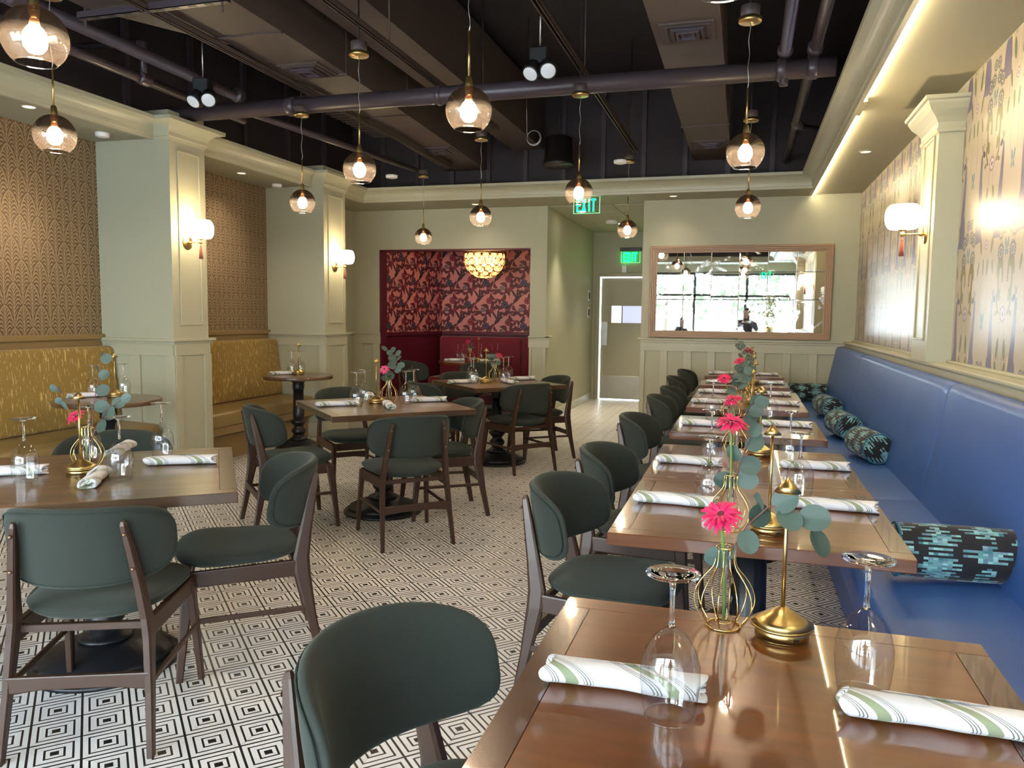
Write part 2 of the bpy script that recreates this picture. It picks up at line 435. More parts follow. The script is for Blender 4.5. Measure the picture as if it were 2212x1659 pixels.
def bird_paper():
    m, t, b = mat('peacock_wallpaper', (.6, .5, .4), .34)
    (x, y, z), s = coords(t, 'World'); wob = noise(t, s, 5, 2)-.5
    L = Lat(y-4.99+wob*.012, z-1.43+wob*.014, .68, 1.56); BG = (.41, .355, .28); S2 = (-1, 1)
    def cur(cx, cz, hl, amp, k, w0, w1, ph=0.):
        """wavy band hl metres either way of its centre, half width w0 at the foot to w1 at the top"""
        out = []
        for sg in S2:
            xx, zz = L.loc(sg*cx, cz); q = (zz*k+ph).sin()*(amp*sg); w = zz*((w1-w0)/(2*hl))+(w0+w1)/2; out.append((xx-q).abs().lt(w)*zz.abs().lt(hl))
        return union(*out)
    neck = union(cur(.172, -.16, .235, .012, 9., .050, .013), *[L.ell(k*.18, -.30, .048, .10) for k in S2])
    head = union(*[L.ell(k*.150, .075, .024, .016, k*.5) for k in S2], *[L.ell(k*.165, .112, .004, .024, k*.25) for k in S2], *[L.ell(k*.185, .108, .004, .022, -k*.25) for k in S2])
    hair = []; inner = []
    for k in S2:
        xx, zz = L.loc(k*.072, .175); d = ((xx/.040).sq()+(zz/.105).sq()).rt(); hair.append(d.lt(1.08)*d.gt(.52)*((xx*k).gt(-.012).mx(zz.gt(-.02)))); inner.append(d.lt(.30))
    olive = union(*hair, cur(.088, .055, .055, .022, 30., .012, .010, .8), *[L.ell(k*.112, .005, .020, .012, -k*.5) for k in S2], *[L.ell(k*.118, .235, .014, .05, k*.25) for k in S2])
    eyes = []; core = []
    for k in S2:
        for cx, cz, r in ((.090, .305, .044), (.098, .405, .040), (.047, .425, .036), (.150, .46, .036), (.030, .50, .03)):
            xx, zz = L.loc(k*cx, cz); rr = (xx.sq()+zz.sq()).rt(); an = zz.at(xx); eyes.append(rr.lt((an*17.).sin()*.006+r)*(rr.gt(r*.62).mx(rr.lt(r*.42)))); core.append(rr.lt(r*.20))
    fan = union(*eyes); core = union(*core)
    leaf = union(*[L.ell(k*.055, -.17, .017, .055, k*.15) for k in S2], *[L.ell(k*.062, -.29, .018, .055, -k*.2) for k in S2], *[L.ell(k*.245, .36, .014, .05, k*.3) for k in S2], *[L.ell(k*.215, .24, .012, .04, -k*.3) for k in S2], *[L.ell(k*.27, .50, .016, .05, k*.1) for k in S2], *[L.ell(k*.305, .245, .012, .045, k*.1) for k in S2])
    blue = union(*[L.ell(k*.017, .345, .012, .030, -k*.25) for k in S2], *[L.ell(k*.014, .300, .010, .018, k*.3) for k in S2], *[L.ell(k*.323, -.02, .012, .030, k*.25) for k in S2], *[L.ell(k*.326, -.065, .010, .018, -k*.3) for k in S2])
    f1, s1 = L.flower(0, 0, .044, 10); f2, s2 = L.flower(.34, .36, .03, 10)
    twig = union(cur(.03, -.20, .17, .006, 20., .003, .003), cur(.225, .36, .20, .008, 16., .003, .003), cur(.29, .14, .14, .006, 20., .003, .003))
    gold = union(*[L.ell(k*.118, -.235, .010, .040, k*.1) for k in S2], *[L.ell(k*.108, -.335, .008, .022) for k in S2])
    c = mix(t, twig*.8, BG, (.22, .19, .11)); c = mix(t, leaf, c, (.11, .135, .075)); c = mix(t, olive, c, (.155, .14, .055)); c = mix(t, fan, c, (.095, .105, .115)); c = mix(t, core, c, (.20, .22, .27)); c = mix(t, gold, c, (.60, .46, .22))
    c = mix(t, f1.mx(f2), c, (.48, .42, .47)); c = mix(t, s1.mx(s2), c, (.20, .10, .19)); c = mix(t, neck, c, (.125, .11, .20)); c = mix(t, head, c, (.035, .04, .08)); c = mix(t, blue, c, (.09, .19, .26))
    t.links.new(c, b.inputs['Base Color']); return m
def alcove_paper(axis):
    m, t, b = mat('hummingbird_wallpaper', (.6, .2, .2), .55)
    (x, y, z), s = coords(t, 'World'); wob = noise(t, s, 9, 2)-.5
    L = Lat((x if axis == 0 else x*.2+y*.98)+wob*.02, z+wob*.02, .60, .65)
    PINK = (.62, .24, .23); DARK = (.045, .012, .022); PL = (.135, .016, .030)
    lf = [L.leaf(a[0], a[1], a[2]*1.08, a[3]*1.35, a[4]) for a in ((.13,.11,.075,.024,.4),(.20,.03,.065,.022,-.9),(-.14,.13,.075,.024,2.3),(-.20,.02,.07,.022,1.0),(.02,.20,.075,.022,-.4),(.11,-.10,.07,.024,2.5),(-.12,-.11,.07,.022,.5),(.0,-.20,.075,.022,.1),
                               (.22,-.06,.06,.02,1.6),(-.09,.21,.06,.02,-1.2),(.09,.26,.06,.018,1.1),(-.24,.09,.05,.018,-.3),(.16,.20,.05,.018,2.9),(-.05,-.13,.05,.018,-1.0),(.26,.10,.05,.018,.6),(.05,.11,.05,.016,1.9),(.27,-.12,.06,.018,.2),(-.27,-.02,.05,.018,2.0),(.20,.13,.05,.016,-.2),(-.03,.29,.05,.016,.9),(-.16,-.19,.05,.018,1.4),(.14,-.20,.05,.018,.9))]
    leaf = union(*[q[0] for q in lf]); vein = union(*[q[1] for q in lf])
    bird = union(L.ell(.0, .01, .028, .075, -.75), L.ell(-.045, .085, .016, .075, .55), L.ell(.005, .10, .013, .070, -.1), L.ell(.055, .055, .020, .020), L.ell(.092, .066, .026, .0045, .25), L.ell(.045, .105, .013, .06, -.75), L.ell(-.055, -.055, .045, .010, .7))
    f1, s1 = L.flower(-.19, -.075, .062, 9); f2, s2 = L.flower(.165, -.02, .058, 11); f3, s3 = L.flower(.06, -.155, .045, 7); f4, s4 = L.flower(-.10, .16, .04, 9)
    c = mix(t, leaf, PINK, PL); c = mix(t, vein, c, DARK); c = mix(t, f1, c, (.075, .060, .115)); c = mix(t, s1, c, (.02, .014, .03)); c = mix(t, f2.mx(f4), c, (.33, .025, .055)); c = mix(t, s2.mx(s4), c, (.10, .008, .02))
    c = mix(t, f3, c, (.10, .05, .06)); c = mix(t, s3, c, (.30, .22, .25)); c = mix(t, bird, c, DARK)
    t.links.new(c, b.inputs['Base Color']); return m
M_fan = fan_paper(); M_bird = bird_paper(); M_alc0 = alcove_paper(0); M_alc1 = alcove_paper(1)

def streak_fabric():
    m, t, b = mat('mustard_streaked_fabric', (.4, .25, .05), .8, sheen=.2)
    (x, y, z), s = coords(t, 'World'); n = noise(t, vec(t, x*25., y*95., z*13.), 1., 2, .5); n2 = noise(t, s, 160, 2)
    k = (n.gt(.62))*(n2.gt(.40)); c = mix(t, n2, (.205, .125, .022), (.33, .213, .048)); c = mix(t, k*.75, c, (.66, .50, .20))
    t.links.new(c, b.inputs['Base Color']); bump(t, b, n2, .3, .002); return m
M_streak = streak_fabric()
def velvet():
    m, t, b = mat('crimson_velvet', (.2, .01, .03), .8, sheen=.5)
    (x, y, z), s = coords(t); n = noise(t, s, 7, 5)
    t.links.new(mix(t, n, (.13, .008, .02), (.26, .014, .034)), b.inputs['Base Color']); return m
M_velvet = velvet()
def pixel_fabric():
    m, t, b = mat('pixel_weave_fabric', (.05, .2, .2), .8, sheen=.2)
    (x, y, z), s = coords(t); ang = z.at(y)*.098; CW = .0155; CH = .0088
    # body: x along the roll, ang around it; ends: y and z
    ex = (x.abs().gt(.193)); uu = x*(1-ex)+y*ex; vv = ang*(1-ex)+z*ex
    j = (vv/CH).fl(); i = ((uu/CW)).fl(); r = white(t, vec(t, i, j, 3.)); r2 = white(t, vec(t, (i*.34).fl(), j, 9.))
    du = ((i*.105).fr()-.5).abs(); dv = ((j*.092+((i*.105).fl())*.5).fr()-.5).abs()
    body = (du+dv+(r2-.5)*.25).lt(.56)
    alt = ((j*.5).fr().lt(.25)).mx((du+dv).lt(.30)).mx(r2.gt(.72))
    c = mix(t, r, (.035, .16, .19), (.30, .58, .56)); c = mix(t, white(t, vec(t, i, j, 5.)).gt(.7)*.6, c, (.16, .22, .32))
    t.links.new(mix(t, body*alt, (.010, .009, .013), c), b.inputs['Base Color']); return m
M_pixel = pixel_fabric()
M_tealpipe = mat('teal_piping', (.02, .14, .24), .7)[0]
M_petal = mat('magenta_petal', (.60, .008, .09), .55, sheen=.2, var=.25, vs=60)[0]
M_petal2 = mat('pale_pink_petal', (.82, .10, .28), .55, sheen=.2, var=.25, vs=60)[0]
M_eye = mat('gerbera_eye', (.12, .01, .02), .8, bmp=.8, bs=300)[0]
M_stem = mat('flower_stem', (.14, .24, .05), .5)[0]
M_twig = mat('euc_twig', (.16, .06, .05), .6)[0]
def leafmat():
    m, t, b = mat('eucalyptus_leaf', (.09, .17, .14), .55)
    oi = t.nodes.new('ShaderNodeObjectInfo'); c = mix(t, E(t, oi.outputs['Random']), (.038, .066, .048), (.085, .135, .115))
    t.links.new(c, b.inputs['Base Color']); return m
M_leaf = leafmat()
def mirror_mat():
    m = bpy.data.materials.new('antique_mirror'); m.use_nodes = True; t = m.node_tree; b = t.nodes['Principled BSDF']
    (x, y, z), s = coords(t, 'World'); n = noise(t, s, 3.3, 6, .62, 1.2); n2 = noise(t, s, 9, 5, .6, .5)
    haze = ((n-.56)*9).clamp()*((n2*1.6).clamp()); spot = (n2.gt(.735))*(n.gt(.5))
    t.links.new(mix(t, (haze*.55).clamp(), (.93, .95, .95), (.62, .66, .68)), b.inputs['Base Color'])
    c = mix(t, spot, (.93, .95, .95), (.04, .04, .05)); mm = mix(t, (haze*.8).clamp(), c, (.62, .68, .72)); t.links.new(mm, b.inputs['Base Color'])
    t.links.new((1-haze*.55).k, b.inputs['Metallic']); t.links.new((haze*.16+.012).k, b.inputs['Roughness']); return m
M_mirror = mirror_mat()
M_ceiltile = mat('acoustic_tile', (.42, .42, .32), .8, bmp=.3, bs=200)[0]
M_winframe = mat('black_window_frame', (.02, .022, .025), .4)[0]
M_skin = mat('skin', (.55, .33, .24), .5)[0]
M_jacket = mat('dark_jacket', (.045, .045, .055), .8)[0]
M_trousers = mat('grey_trousers', (.06, .07, .10), .85)[0]
M_hair = mat('brown_hair', (.09, .05, .03), .6)[0]
M_foliage = mat('outdoor_foliage', (.15, .18, .11), .7, var=.7, vs=2)[0]
M_foliage2 = mat('autumn_foliage', (.30, .25, .12), .7, var=.5, vs=2)[0]
M_bark = mat('bark', (.12, .09, .07), .9)[0]
M_ground = mat('pale_pavement', (.5, .5, .48), .9)[0]
# ------------------------------------------------------------------ room shell
S = 2.78            # soffit height
XL, XR = -5.20, 1.20
YB, YA, YD = 9.54, 9.74, 12.90        # mirror wall, alcove wall, far door wall
XC0, XC1 = -2.45, -1.21               # corridor
CX = -4.47                            # face of the two columns
COLS = ((5.31, 5.74), (7.70, 8.18))
OX0, OX1, OY1, OY0 = -4.62, .645, 8.92, -1.35   # opening in the ceiling
ZT = 4.1
def st(mb, name, m, parent=None, label=None, **k):
    return mb.build(name, m, parent, label, kind='structure', **k)

# floor: bed, 300 nearest tiles one by one, the rest joined
P = .2122; TX0, TY0 = -2.150, 2.051
bed = MB().box((XL-.3, -2.4, -.06), (XR+.3, YD+.4, -.0035)).build('floor', M_grout, kind='structure', label='black and white diamond-striped cement tile floor')
def tile_mesh(): return MB().box((0.0008, 0.0008, -.004), (P-.0008, P-.0008, 0))
proto = None; cand = []
inv = M.inverted()
occ = []
i0, i1 = math.floor((XL-TX0)/P), math.ceil((XR-TX0)/P); j0, j1 = math.floor((-2.3-TY0)/P), math.ceil((YD-TY0)/P)
for i in range(i0, i1):
    for j in range(j0, j1):
        x, y = TX0+i*P, TY0+j*P; q = inv @ Vector((x+P/2, y+P/2, 0)); seen = False; area = 0
        if q.z < -.3:
            px, py = 1106+F_PX*q.x/-q.z, 829.5-F_PX*q.y/-q.z; seen = -60 < px < 2270 and -60 < py < 1730
            if x > -.35 and y < 2.0: seen = False
            area = 1/(-q.z)
        cand.append((seen, area, x, y))
cand.sort(key=lambda c: (-c[0], -c[1]))
for n, (seen, a, x, y) in enumerate(cand[:300]):
    if proto is None: proto = tile_mesh().build('tile', M_tile, bed, loc=(x, y, 0))
    else: put('tile', proto, bed, (x, y, 0))
rest = MB()
for seen, a, x, y in cand[300:]:
    x0, x1, y0, y1 = x+.0008, x+P-.0008, y+.0008, y+P-.0008
    rest.add([(x0,y0,0),(x1,y0,0),(x1,y1,0),(x0,y1,0),(x0,y0,-.003),(x1,y0,-.003),(x1,y1,-.003),(x0,y1,-.003)], [(0,1,2,3),(4,5,1,0),(5,6,2,1),(6,7,3,2),(7,4,0,3)])
rest.build('tiles', M_tile, bed, kind='stuff')

# wainscot: rails and stiles standing proud of a wall face.  ax: 'x' wall runs along x (face at y=c, facing sgn), 'y' runs along y
def slab(ax, c, sg, a0, a1, z0, z1, d, name, m, parent, bev=.002):
    lo, hi = (c, c+sg*d)
    if ax == 'x': b = MB().bbox((a0, lo, z0), (a1, hi, z1), bev)
    else: b = MB().bbox((lo, a0, z0), (hi, a1, z1), bev)
    return b.build(name, m, parent)
def wainscot(ax, c, sg, a0, a1, parent, ztop, stiles, base=.14, m=M_trim, rail=.10, cap=True, sw=.1):
    if cap:
        slab(ax, c, sg, a0-(.0), a1, ztop-.022, ztop, .045, 'chair_rail', m, parent, .006)
        slab(ax, c, sg, a0, a1, ztop-.05, ztop-.022, .032, 'rail_molding', m, parent, .006)
    slab(ax, c, sg, a0, a1, ztop-.05-rail, ztop-.05, .022, 'top_rail', m, parent)
    slab(ax, c, sg, a0, a1, 0, base, .026, 'baseboard', m, parent, .004)
    for s0, s1 in stiles: slab(ax, c, sg, s0, s1, base, ztop-.05-rail, .022, 'stile', m, parent)
def frame_mould(ax, c, sg, a0, a1, z0, z1, parent, m=M_trim, w=.018, d=.010):
    for s0, s1, t0, t1 in ((a0, a1, z1-w, z1), (a0, a1, z0, z0+w), (a0, a0+w, z0+w, z1-w), (a1-w, a1, z0+w, z1-w)):
        slab(ax, c, sg, s0, s1, t0, t1, d, 'panel_molding', m, parent, .003)

# mirror wall
wm = st(MB().box((XC1, YB, 0), (XR, YB+.2, ZT)), 'wall_back_right', M_wall, label='sage green back wall behind the blue bench')
stl = [(XC1, -1.135)]+[(a, a+.085) for a in (-.955, -.675, -.390, -.105, .185, .475, .765, 1.05)]
stl = [(XC1, -1.155), (-.972, -.885), (-.693, -.600), (-.415, -.325), (-.135, -.045), (.145, .235), (.430, .52), (.715, .81), (1.0, 1.09)]
wainscot('x', YB, -1, XC1-.0, XR, wm, 1.135, stl, .14)
MB().bbox((XC1-.045, YB-.0, 1.113), (XC1, YB+.2, 1.135), .006).build('chair_rail', M_trim, wm)
# alcove wall with its opening
AX0, AX1, AZ = -4.80, -2.67, 2.245
wa = st(MB().box((XL, YA, 0), (AX0, YA+.16, S)).box((AX1, YA, 0), (XC0, YA+.16, S)).box((AX0, YA, AZ), (AX1, YA+.16, S)), 'wall_back_left', M_wall, label='sage green wall around the crimson alcove')
wainscot('x', YA, -1, XL, AX0+.01, wa, 1.13, [(XL, -5.05), (-4.90, AX0)], .14)
wainscot('x', YA, -1, AX1-.01, XC0+.045, wa, 1.13, [(AX1, AX1+.03), (XC0-.03, XC0)], .14)
MB().bbox((XC0, YA-.045, 1.108), (XC0+.045, YA+.18, 1.13), .006).build('chair_rail', M_trim, wa)
# corridor
wc_ = st(MB().box((XC0-.12, YA+.16, 0), (XC0, YD, S)), 'wall_corridor', M_wall, label='corridor wall lit by warm downlights')
slab('y', XC0, 1, YA+.16, YD, 0, .12, .016, 'baseboard', M_trim, wc_, .004)
wcr = st(MB().box((XC1, YB+.2, 0), (XC1+.12, YD, S)), 'wall_corridor_right', M_wall)
wd = st(MB().box((XC0-.12, YD, 0), (-2.35, YD+.14, S)).box((-1.36, YD, 0), (XC1+.12, YD+.14, S)).box((-2.35, YD, 2.06), (-1.36, YD+.14, S)), 'wall_far', M_wall, label='end wall of the corridor around the door')
slab('x', YD, -1, XC0, -2.40, 0, .12, .016, 'baseboard', M_trim, wd, .004)
# door
door = empty('door_1', (-1.855, YD, 0), 0, 'tan corridor door with a small window and metal kick plate'); door['kind'] = 'structure'
b = MB().bbox((-.535, -.03, 0), (-.475, .10, 2.10), .004).bbox((.475, -.03, 0), (.535, .10, 2.10), .004).bbox((-.475, -.03, 2.045), (.475, .10, 2.10), .004)
b.build('door_frame', M_doorpaint, door)
b = MB().bbox((-.455, .03, .012), (.455, .075, 1.275), .003).bbox((-.455, .03, 1.575), (.455, .075, 2.025), .003).bbox((-.455, .03, 1.275), (-.285, .075, 1.575), .001).bbox((.315, .03, 1.275), (.455, .075, 1.575), .001)
leaf_ = b.build('door_panel', M_doorpaint, door)
MB().box((-.285, .05, 1.275), (.315, .056, 1.575)).build('pane', M_frostpane, door)
MB().box((-.285, .047, 1.275), (-.115, .0495, 1.575)).build('bright_pane', M_doorglow, door); MB().box((-.115, .044, 1.275), (-.095, .05, 1.575)).build('glazing_bar', M_doorpaint, door)
b = MB()
for q0, q1 in (((-.30, 1.26), (.33, 1.285)), ((-.30, 1.565), (.33, 1.59)), ((-.30, 1.26), (-.278, 1.59)), ((.308, 1.26), (.33, 1.59))): b.box((q0[0], .022, q0[1]), (q1[0], .035, q1[1]))
b.build('window_bead', M_doorpaint, door)
MB().bbox((-.45, .024, .02), (.45, .031, .40), .002).build('kick_plate', M_kick, door)
MB().bbox((-.44, .022, .90), (-.34, .031, 1.30), .002).build('push_plate', M_steel, door)
MB().box((-.473, .01, 0), (-.457, .03, 2.04)).box((-.473, .01, 2.028), (.473, .03, 2.044)).build('light_leak_strip', M_doorglow, door)  # pale glowing strip painted in as light leaking round the door
# left wall with two wallpaper bays
wl = st(MB().box((XL-.16, -2.2, 0), (XL, YA, ZT)), 'wall_left', M_wall, label='left wall of the dining room')
ZR = 1.155
for k, (y0, y1) in enumerate(((-.2, COLS[0][0]), (COLS[0][1], COLS[1][0]))):
    MB().box((XL, y0, ZR+.04), (XL+.004, y1, S)).build('wallpaper', M_fan, wl, 'brown wallpaper of gold fans')
    slab('y', XL, 1, y0, y1, ZR, ZR+.045, .045, 'chair_rail', M_mustardp, wl, .008)
    slab('y', XL, 1, y0, y1, .98, ZR, .02, 'top_rail', M_mustardp, wl)
# columns
def column(y0, y1, label):
    c = empty('column', (0, 0, 0), 0, label); c['kind'] = 'structure'
    MB().box((XL, y0, 0), (CX, y1, ZT-1.1)).build('shaft', M_wall, c)
    ztop = 1.17
    w = .018
    # front (+x) face
    slab('y', CX, 1, y0-.0, y1+.0, 1.03, ztop-.045, w, 'top_rail', M_trim, c)
    slab('y', CX, 1, y0, y0+.075, .16, 1.03, w, 'stile', M_trim, c); slab('y', CX, 1, y1-.075, y1, .16, 1.03, w, 'stile', M_trim, c)
    frame_mould('y', CX, 1, y0+.085, y1-.075, 1.28, 2.70, c, w=.014, d=.011)
    MB().bbox((CX, y0, 0), (CX+.02, y1, .16), .004).build('baseboard', M_trim, c)
    for sg, yy in ((-1, y0), (1, y1)):
        slab('x', yy, sg, XL+(.75 if False else .0), CX, 1.03, ztop-.045, w, 'top_rail', M_trim, c)
        slab('x', yy, sg, XL, CX+.014, 0, .16, .02, 'baseboard', M_trim, c, .004)
        for s0, s1 in ((XL, XL+.09), (-4.905, -4.80), (CX-.07, CX+.014)): slab('x', yy, sg, s0, s1, .16, 1.03, w, 'stile', M_trim, c)
    prof = [(0, ztop-.05), (.022, ztop-.046), (.026, ztop-.024), (.045, ztop-.02), (.045, ztop-.003), (.040, ztop), (0, ztop)]
    MB().sweep([(XL, y0), (CX, y0), (CX, y1), (XL, y1)], prof, inward=-1).build('chair_rail', M_trim, c)
    return c
column(*COLS[0], 'near square sage column with a globe wall lamp, between the two mustard benches')
column(*COLS[1], 'far square sage column with a globe wall lamp, beside the crimson alcove wall')
slab('y', XL, 1, COLS[1][1], YA, ZR-.04, ZR-.01, .045, 'chair_rail', M_trim, wl, .006)
slab('y', XL, 1, COLS[1][1], YA, 0, .14, .018, 'baseboard', M_trim, wl, .004)
# right wall
wr_ = st(MB().box((XR, -2.2, 0), (XR+.16, YB+.2, ZT)), 'wall_right', M_wall, label='right wall behind the blue bench')
MB().box((XR-.004, -.6, 1.15), (XR, 5.235, S)).build('wallpaper', M_bird, wr_, 'beige wallpaper with peacocks and curls'); MB().box((XR-.004, 5.68, 1.15), (XR, YB, S)).build('wallpaper', M_bird, wr_, 'beige wallpaper with peacocks and curls')
MB().bbox((1.075, -2.2, 1.12), (XR, YB, 1.142), .006).build('chair_rail', M_trim, wr_)
MB().bbox((1.095, -2.2, 1.06), (XR, YB, 1.12), .01).build('rail_molding', M_trim, wr_)
MB().bbox((XR-.03, -2.2, 1.142), (XR, 5.235, 1.158), .004).bbox((XR-.03, 5.68, 1.142), (XR, YB, 1.158), .004).build('rail_molding', M_trim, wr_)
MB().box((XR-.05, -2.2, 0), (XR, YB, 1.06)).build('lower_panel', M_wall, wr_)
def pilaster(y0, y1, label):
    c = empty('pilaster', (0, 0, 0), 0, label); c['kind'] = 'structure'
    MB().box((1.06, y0, 1.142), (XR, y1, 2.62)).build('shaft', M_trim, c)
    frame_mould('y', 1.06, -1, y0+.08, y1-.08, 1.27, 2.50, c, w=.014, d=.009)
    prof = [(0, 2.50), (.012, 2.505), (.016, 2.525), (.008, 2.535), (.010, 2.56), (.028, 2.59), (.060, 2.625), (.078, 2.66), (.080, 2.675), (.095, 2.68), (.098, 2.70), (.0, 2.70)]
    MB().sweep([(XR, y1), (1.06, y1), (1.06, y0), (XR, y0)], prof, inward=1 if False else -1).build('capital', M_trim, c)
    MB().box((1.06, y0, 2.62), (XR, y1, 2.70)).build('neck', M_trim, c)
    return c
pilaster(5.235, 5.68, 'fluted-top sage pilaster with a globe wall lamp, between two peacock wallpapers')
pilaster(.62, 1.06, 'sage pilaster with a wall lamp, seen in the mirror only')
# soffits
sf = MB().box((XL, OY0, S), (OX0, YA, S+.14)).box((OX0, OY1, S), (OX1, YA, S+.14)).box((OX1+.03, OY0, S+.012), (XR, YB, S+.14)).box((OX1, YB, S), (OX1+.03, YA, S+.14)).box((XL, WIN_Y, S), (XR, OY0, S+.14))
soff = st(sf, 'ceiling', M_soffit, label='sage soffit around the open dark ceiling')
cc = st(MB().box((XC0-.1, YA, S+.002), (XC1+.1, YD, S+.1)), 'ceiling', M_grout, label='tiled corridor ceiling')
cp = None; cxs = [XC0, XC0+.22, XC0+.83, XC1]
for ia in range(3):
    for ja in range(6):
        y0_ = YA+.02+ja*.61; y1_ = min(YD, y0_+.60)
        if y1_ > y0_: MB().bbox((cxs[ia]+.004, y0_, S-.008), (cxs[ia+1]-.004, y1_, S+.002), .003).build('ceiling_tile', M_ceiltile, cc)
# plenum: dark walls above the opening, slab, studs
pl = MB().box((OX0-.32, OY0, S+.14), (OX0-.30, OY1+.3, ZT)).box((OX0-.3, OY1+.30, S+.14), (OX1+.3, OY1+.32, ZT)).box((OX1+.30, OY0, S+.14), (OX1+.32, OY1+.3, ZT)).box((OX0-.3, OY0-.02, S+.14), (OX1+.3, OY0, ZT))
wp_ = st(pl, 'wall_plenum', M_dark, label='dark painted walls above the ceiling opening')
for k in range(11):
    x = -4.5+k*.47
    MB().box((x, OY1+.26, S+.1), (x+.05, OY1+.30, ZT)).build('stud', M_pipe, wp_)
for k in range(9):
    y = 2.2+k*.78
    MB().box((OX0-.30, y, S+.1), (OX0-.26, y+.05, ZT)).build('stud', M_pipe, wp_)
st(MB().box((XL-.2, -2.3, ZT), (XR+.2, YD+.2, ZT+.15)), 'ceiling', M_dark, label='dark painted open ceiling slab')
# crown molding round the opening
path = [(OX0, OY0), (OX0, COLS[0][0]), (CX, COLS[0][0]), (CX, COLS[0][1]), (OX0, COLS[0][1]), (OX0, COLS[1][0]), (CX, COLS[1][0]), (CX, COLS[1][1]), (OX0, COLS[1][1]), (OX0, OY1), (OX1, OY1), (OX1, OY0)]
z = S-.012
prof = [(-.03, z), (.006, z), (.010, z+.022), (.018, z+.026), (.020, z+.040)]
for k in range(1, 8):
    a = k/8*PI/2; prof.append((.020+.095*(1-math.cos(a)), z+.040+.085*math.sin(a)))
prof += [(.116, z+.128), (.124, z+.130), (.126, z+.158), (.118, z+.162), (.0, z+.165), (-.30, z+.167)]
st(MB().sweep(path, prof, inward=-1), 'trim_1', M_trim, label='sage crown molding around the ceiling opening')
# LED strip and its lip along the right soffit
st(MB().bbox((OX1-.006, OY0, S-.022), (OX1+.022, OY1, S+.01), .003).bbox((OX1-.006, OY1, S-.005), (OX1+.022, YB, S+.01), .003), 'trim_2', M_trim, label='lip that hides the warm light strip')
for y0, y1, lb in ((-1.3, 5.47, 'long warm LED strip along the right soffit, nearer part'), (5.83, 9.50, 'long warm LED strip along the right soffit, farther part')):
    t_ = empty('light_strip', (OX1+.022, y0, S-.004), 0, lb, 'light strip')
    MB().box((.001, 0, -.010), (.010, y1-y0, .008)).build('diffuser', M_led, t_)
    MB().box((-.001, 0, -.012), (.002, y1-y0, .012)).build('channel', M_trim, t_)
MB().bbox((OX1+.02, 5.47, S-.016), (OX1+.05, 5.83, S+.012), .004).build('trim_3', M_trim, kind='structure')
# shop front behind the viewer (seen in the mirror)
wf = st(MB().box((XL, WIN_Y-.12, 0), (XR, WIN_Y, .25)).box((XL, WIN_Y-.12, 2.55), (XR, WIN_Y, ZT)), 'wall_front', M_wall, label='shop front wall with tall windows, seen in the mirror')
xs = [XL, -3.85, -2.58, -1.30, .0, XR]
for k in range(5):
    w = empty('window_%d' % (k+1), (xs[k], WIN_Y, 0)); w['kind'] = 'structure'
    d = xs[k+1]-xs[k]
    MB().box((0, -.06, .25), (.045, .0, 2.55)).box((d-.02, -.06, .25), (d, .0, 2.55)).box((0, -.06, .25), (d, 0, .31)).box((0, -.06, 2.49), (d, 0, 2.55)).box((0, -.06, 1.93), (d, 0, 1.985)).build('window_frame', M_winframe, w)
    MB().box((.045, -.035, .31), (d-.02, -.031, 1.93)).build('pane', M_pane, w); MB().box((.045, -.035, 1.985), (d-.02, -.031, 2.49)).build('pane', M_pane, w)
# alcove room
al = st(MB().box((-4.85, YA+.16, 0), (-4.80, 10.0, 2.6)), 'wall_alcove_left', M_plum)
def quadwall(p, q, z0, z1, m, name, t=.01, parent=None, **k):
    d = (Vector(q)-Vector(p)).normalized(); n = Vector((-d.y, d.x))*t
    a, b_, c, e = Vector(p), Vector(q), Vector(q)+n, Vector(p)+n
    mb = MB(); vs = [(*a, z0), (*b_, z0), (*c, z0), (*e, z0), (*a, z1), (*b_, z1), (*c, z1), (*e, z1)]
    mb.add(vs, [(3,2,1,0),(4,5,6,7),(0,1,5,4),(1,2,6,5),(2,3,7,6),(3,0,4,7)]); return mb.build(name, m, parent, **k)
A1, A2, A3 = (-4.80, 9.9), (-4.51, 11.3), (-2.60, 11.3)
wal = quadwall(A1, A2, 0, 2.6, M_plum, 'wall_alcove_left', .05, kind='structure', label='oblique side wall of the crimson alcove')
quadwall((A1[0]+.006, A1[1]), (A2[0]+.006, A2[1]), 1.13, 2.6, M_alc1, 'wallpaper', -.002, wal, label='dark red and pink hummingbird wallpaper')
wab = quadwall(A2, A3, 0, 2.6, M_plum, 'wall_alcove_back', .05, kind='structure', label='back wall of the crimson alcove')
quadwall((A2[0], A2[1]-.004), (A3[0], A3[1]-.004), 1.13, 2.6, M_alc0, 'wallpaper', -.002, wab, label='dark red and pink hummingbird wallpaper')
quadwall((-2.62, 11.3), (-2.62, 9.9), 0, 2.6, M_plum, 'wall_alcove_right', .05, kind='structure')
st(MB().box((-4.9, 9.9, 2.6), (-2.58, 11.4, 2.65)), 'ceiling', M_plum, label='dark ceiling of the alcove')
quadwall((A1[0]+.02, A1[1]), (A2[0]+.02, A2[1]), 1.085, 1.135, M_plum, 'chair_rail', -.02, wal); MB().bbox((-4.52, 11.24, 1.085), (-2.62, 11.3, 1.135), .006).build('chair_rail', M_plum, wab)
MB().box((AX0-.004, YA-.001, 0), (AX0+.02, 9.92, AZ+.01)).box((AX0-.004, YA-.001, AZ-.006), (AX1, 9.92, AZ+.012)).build('trim_4', M_plum, kind='structure', label='crimson reveal of the alcove opening')
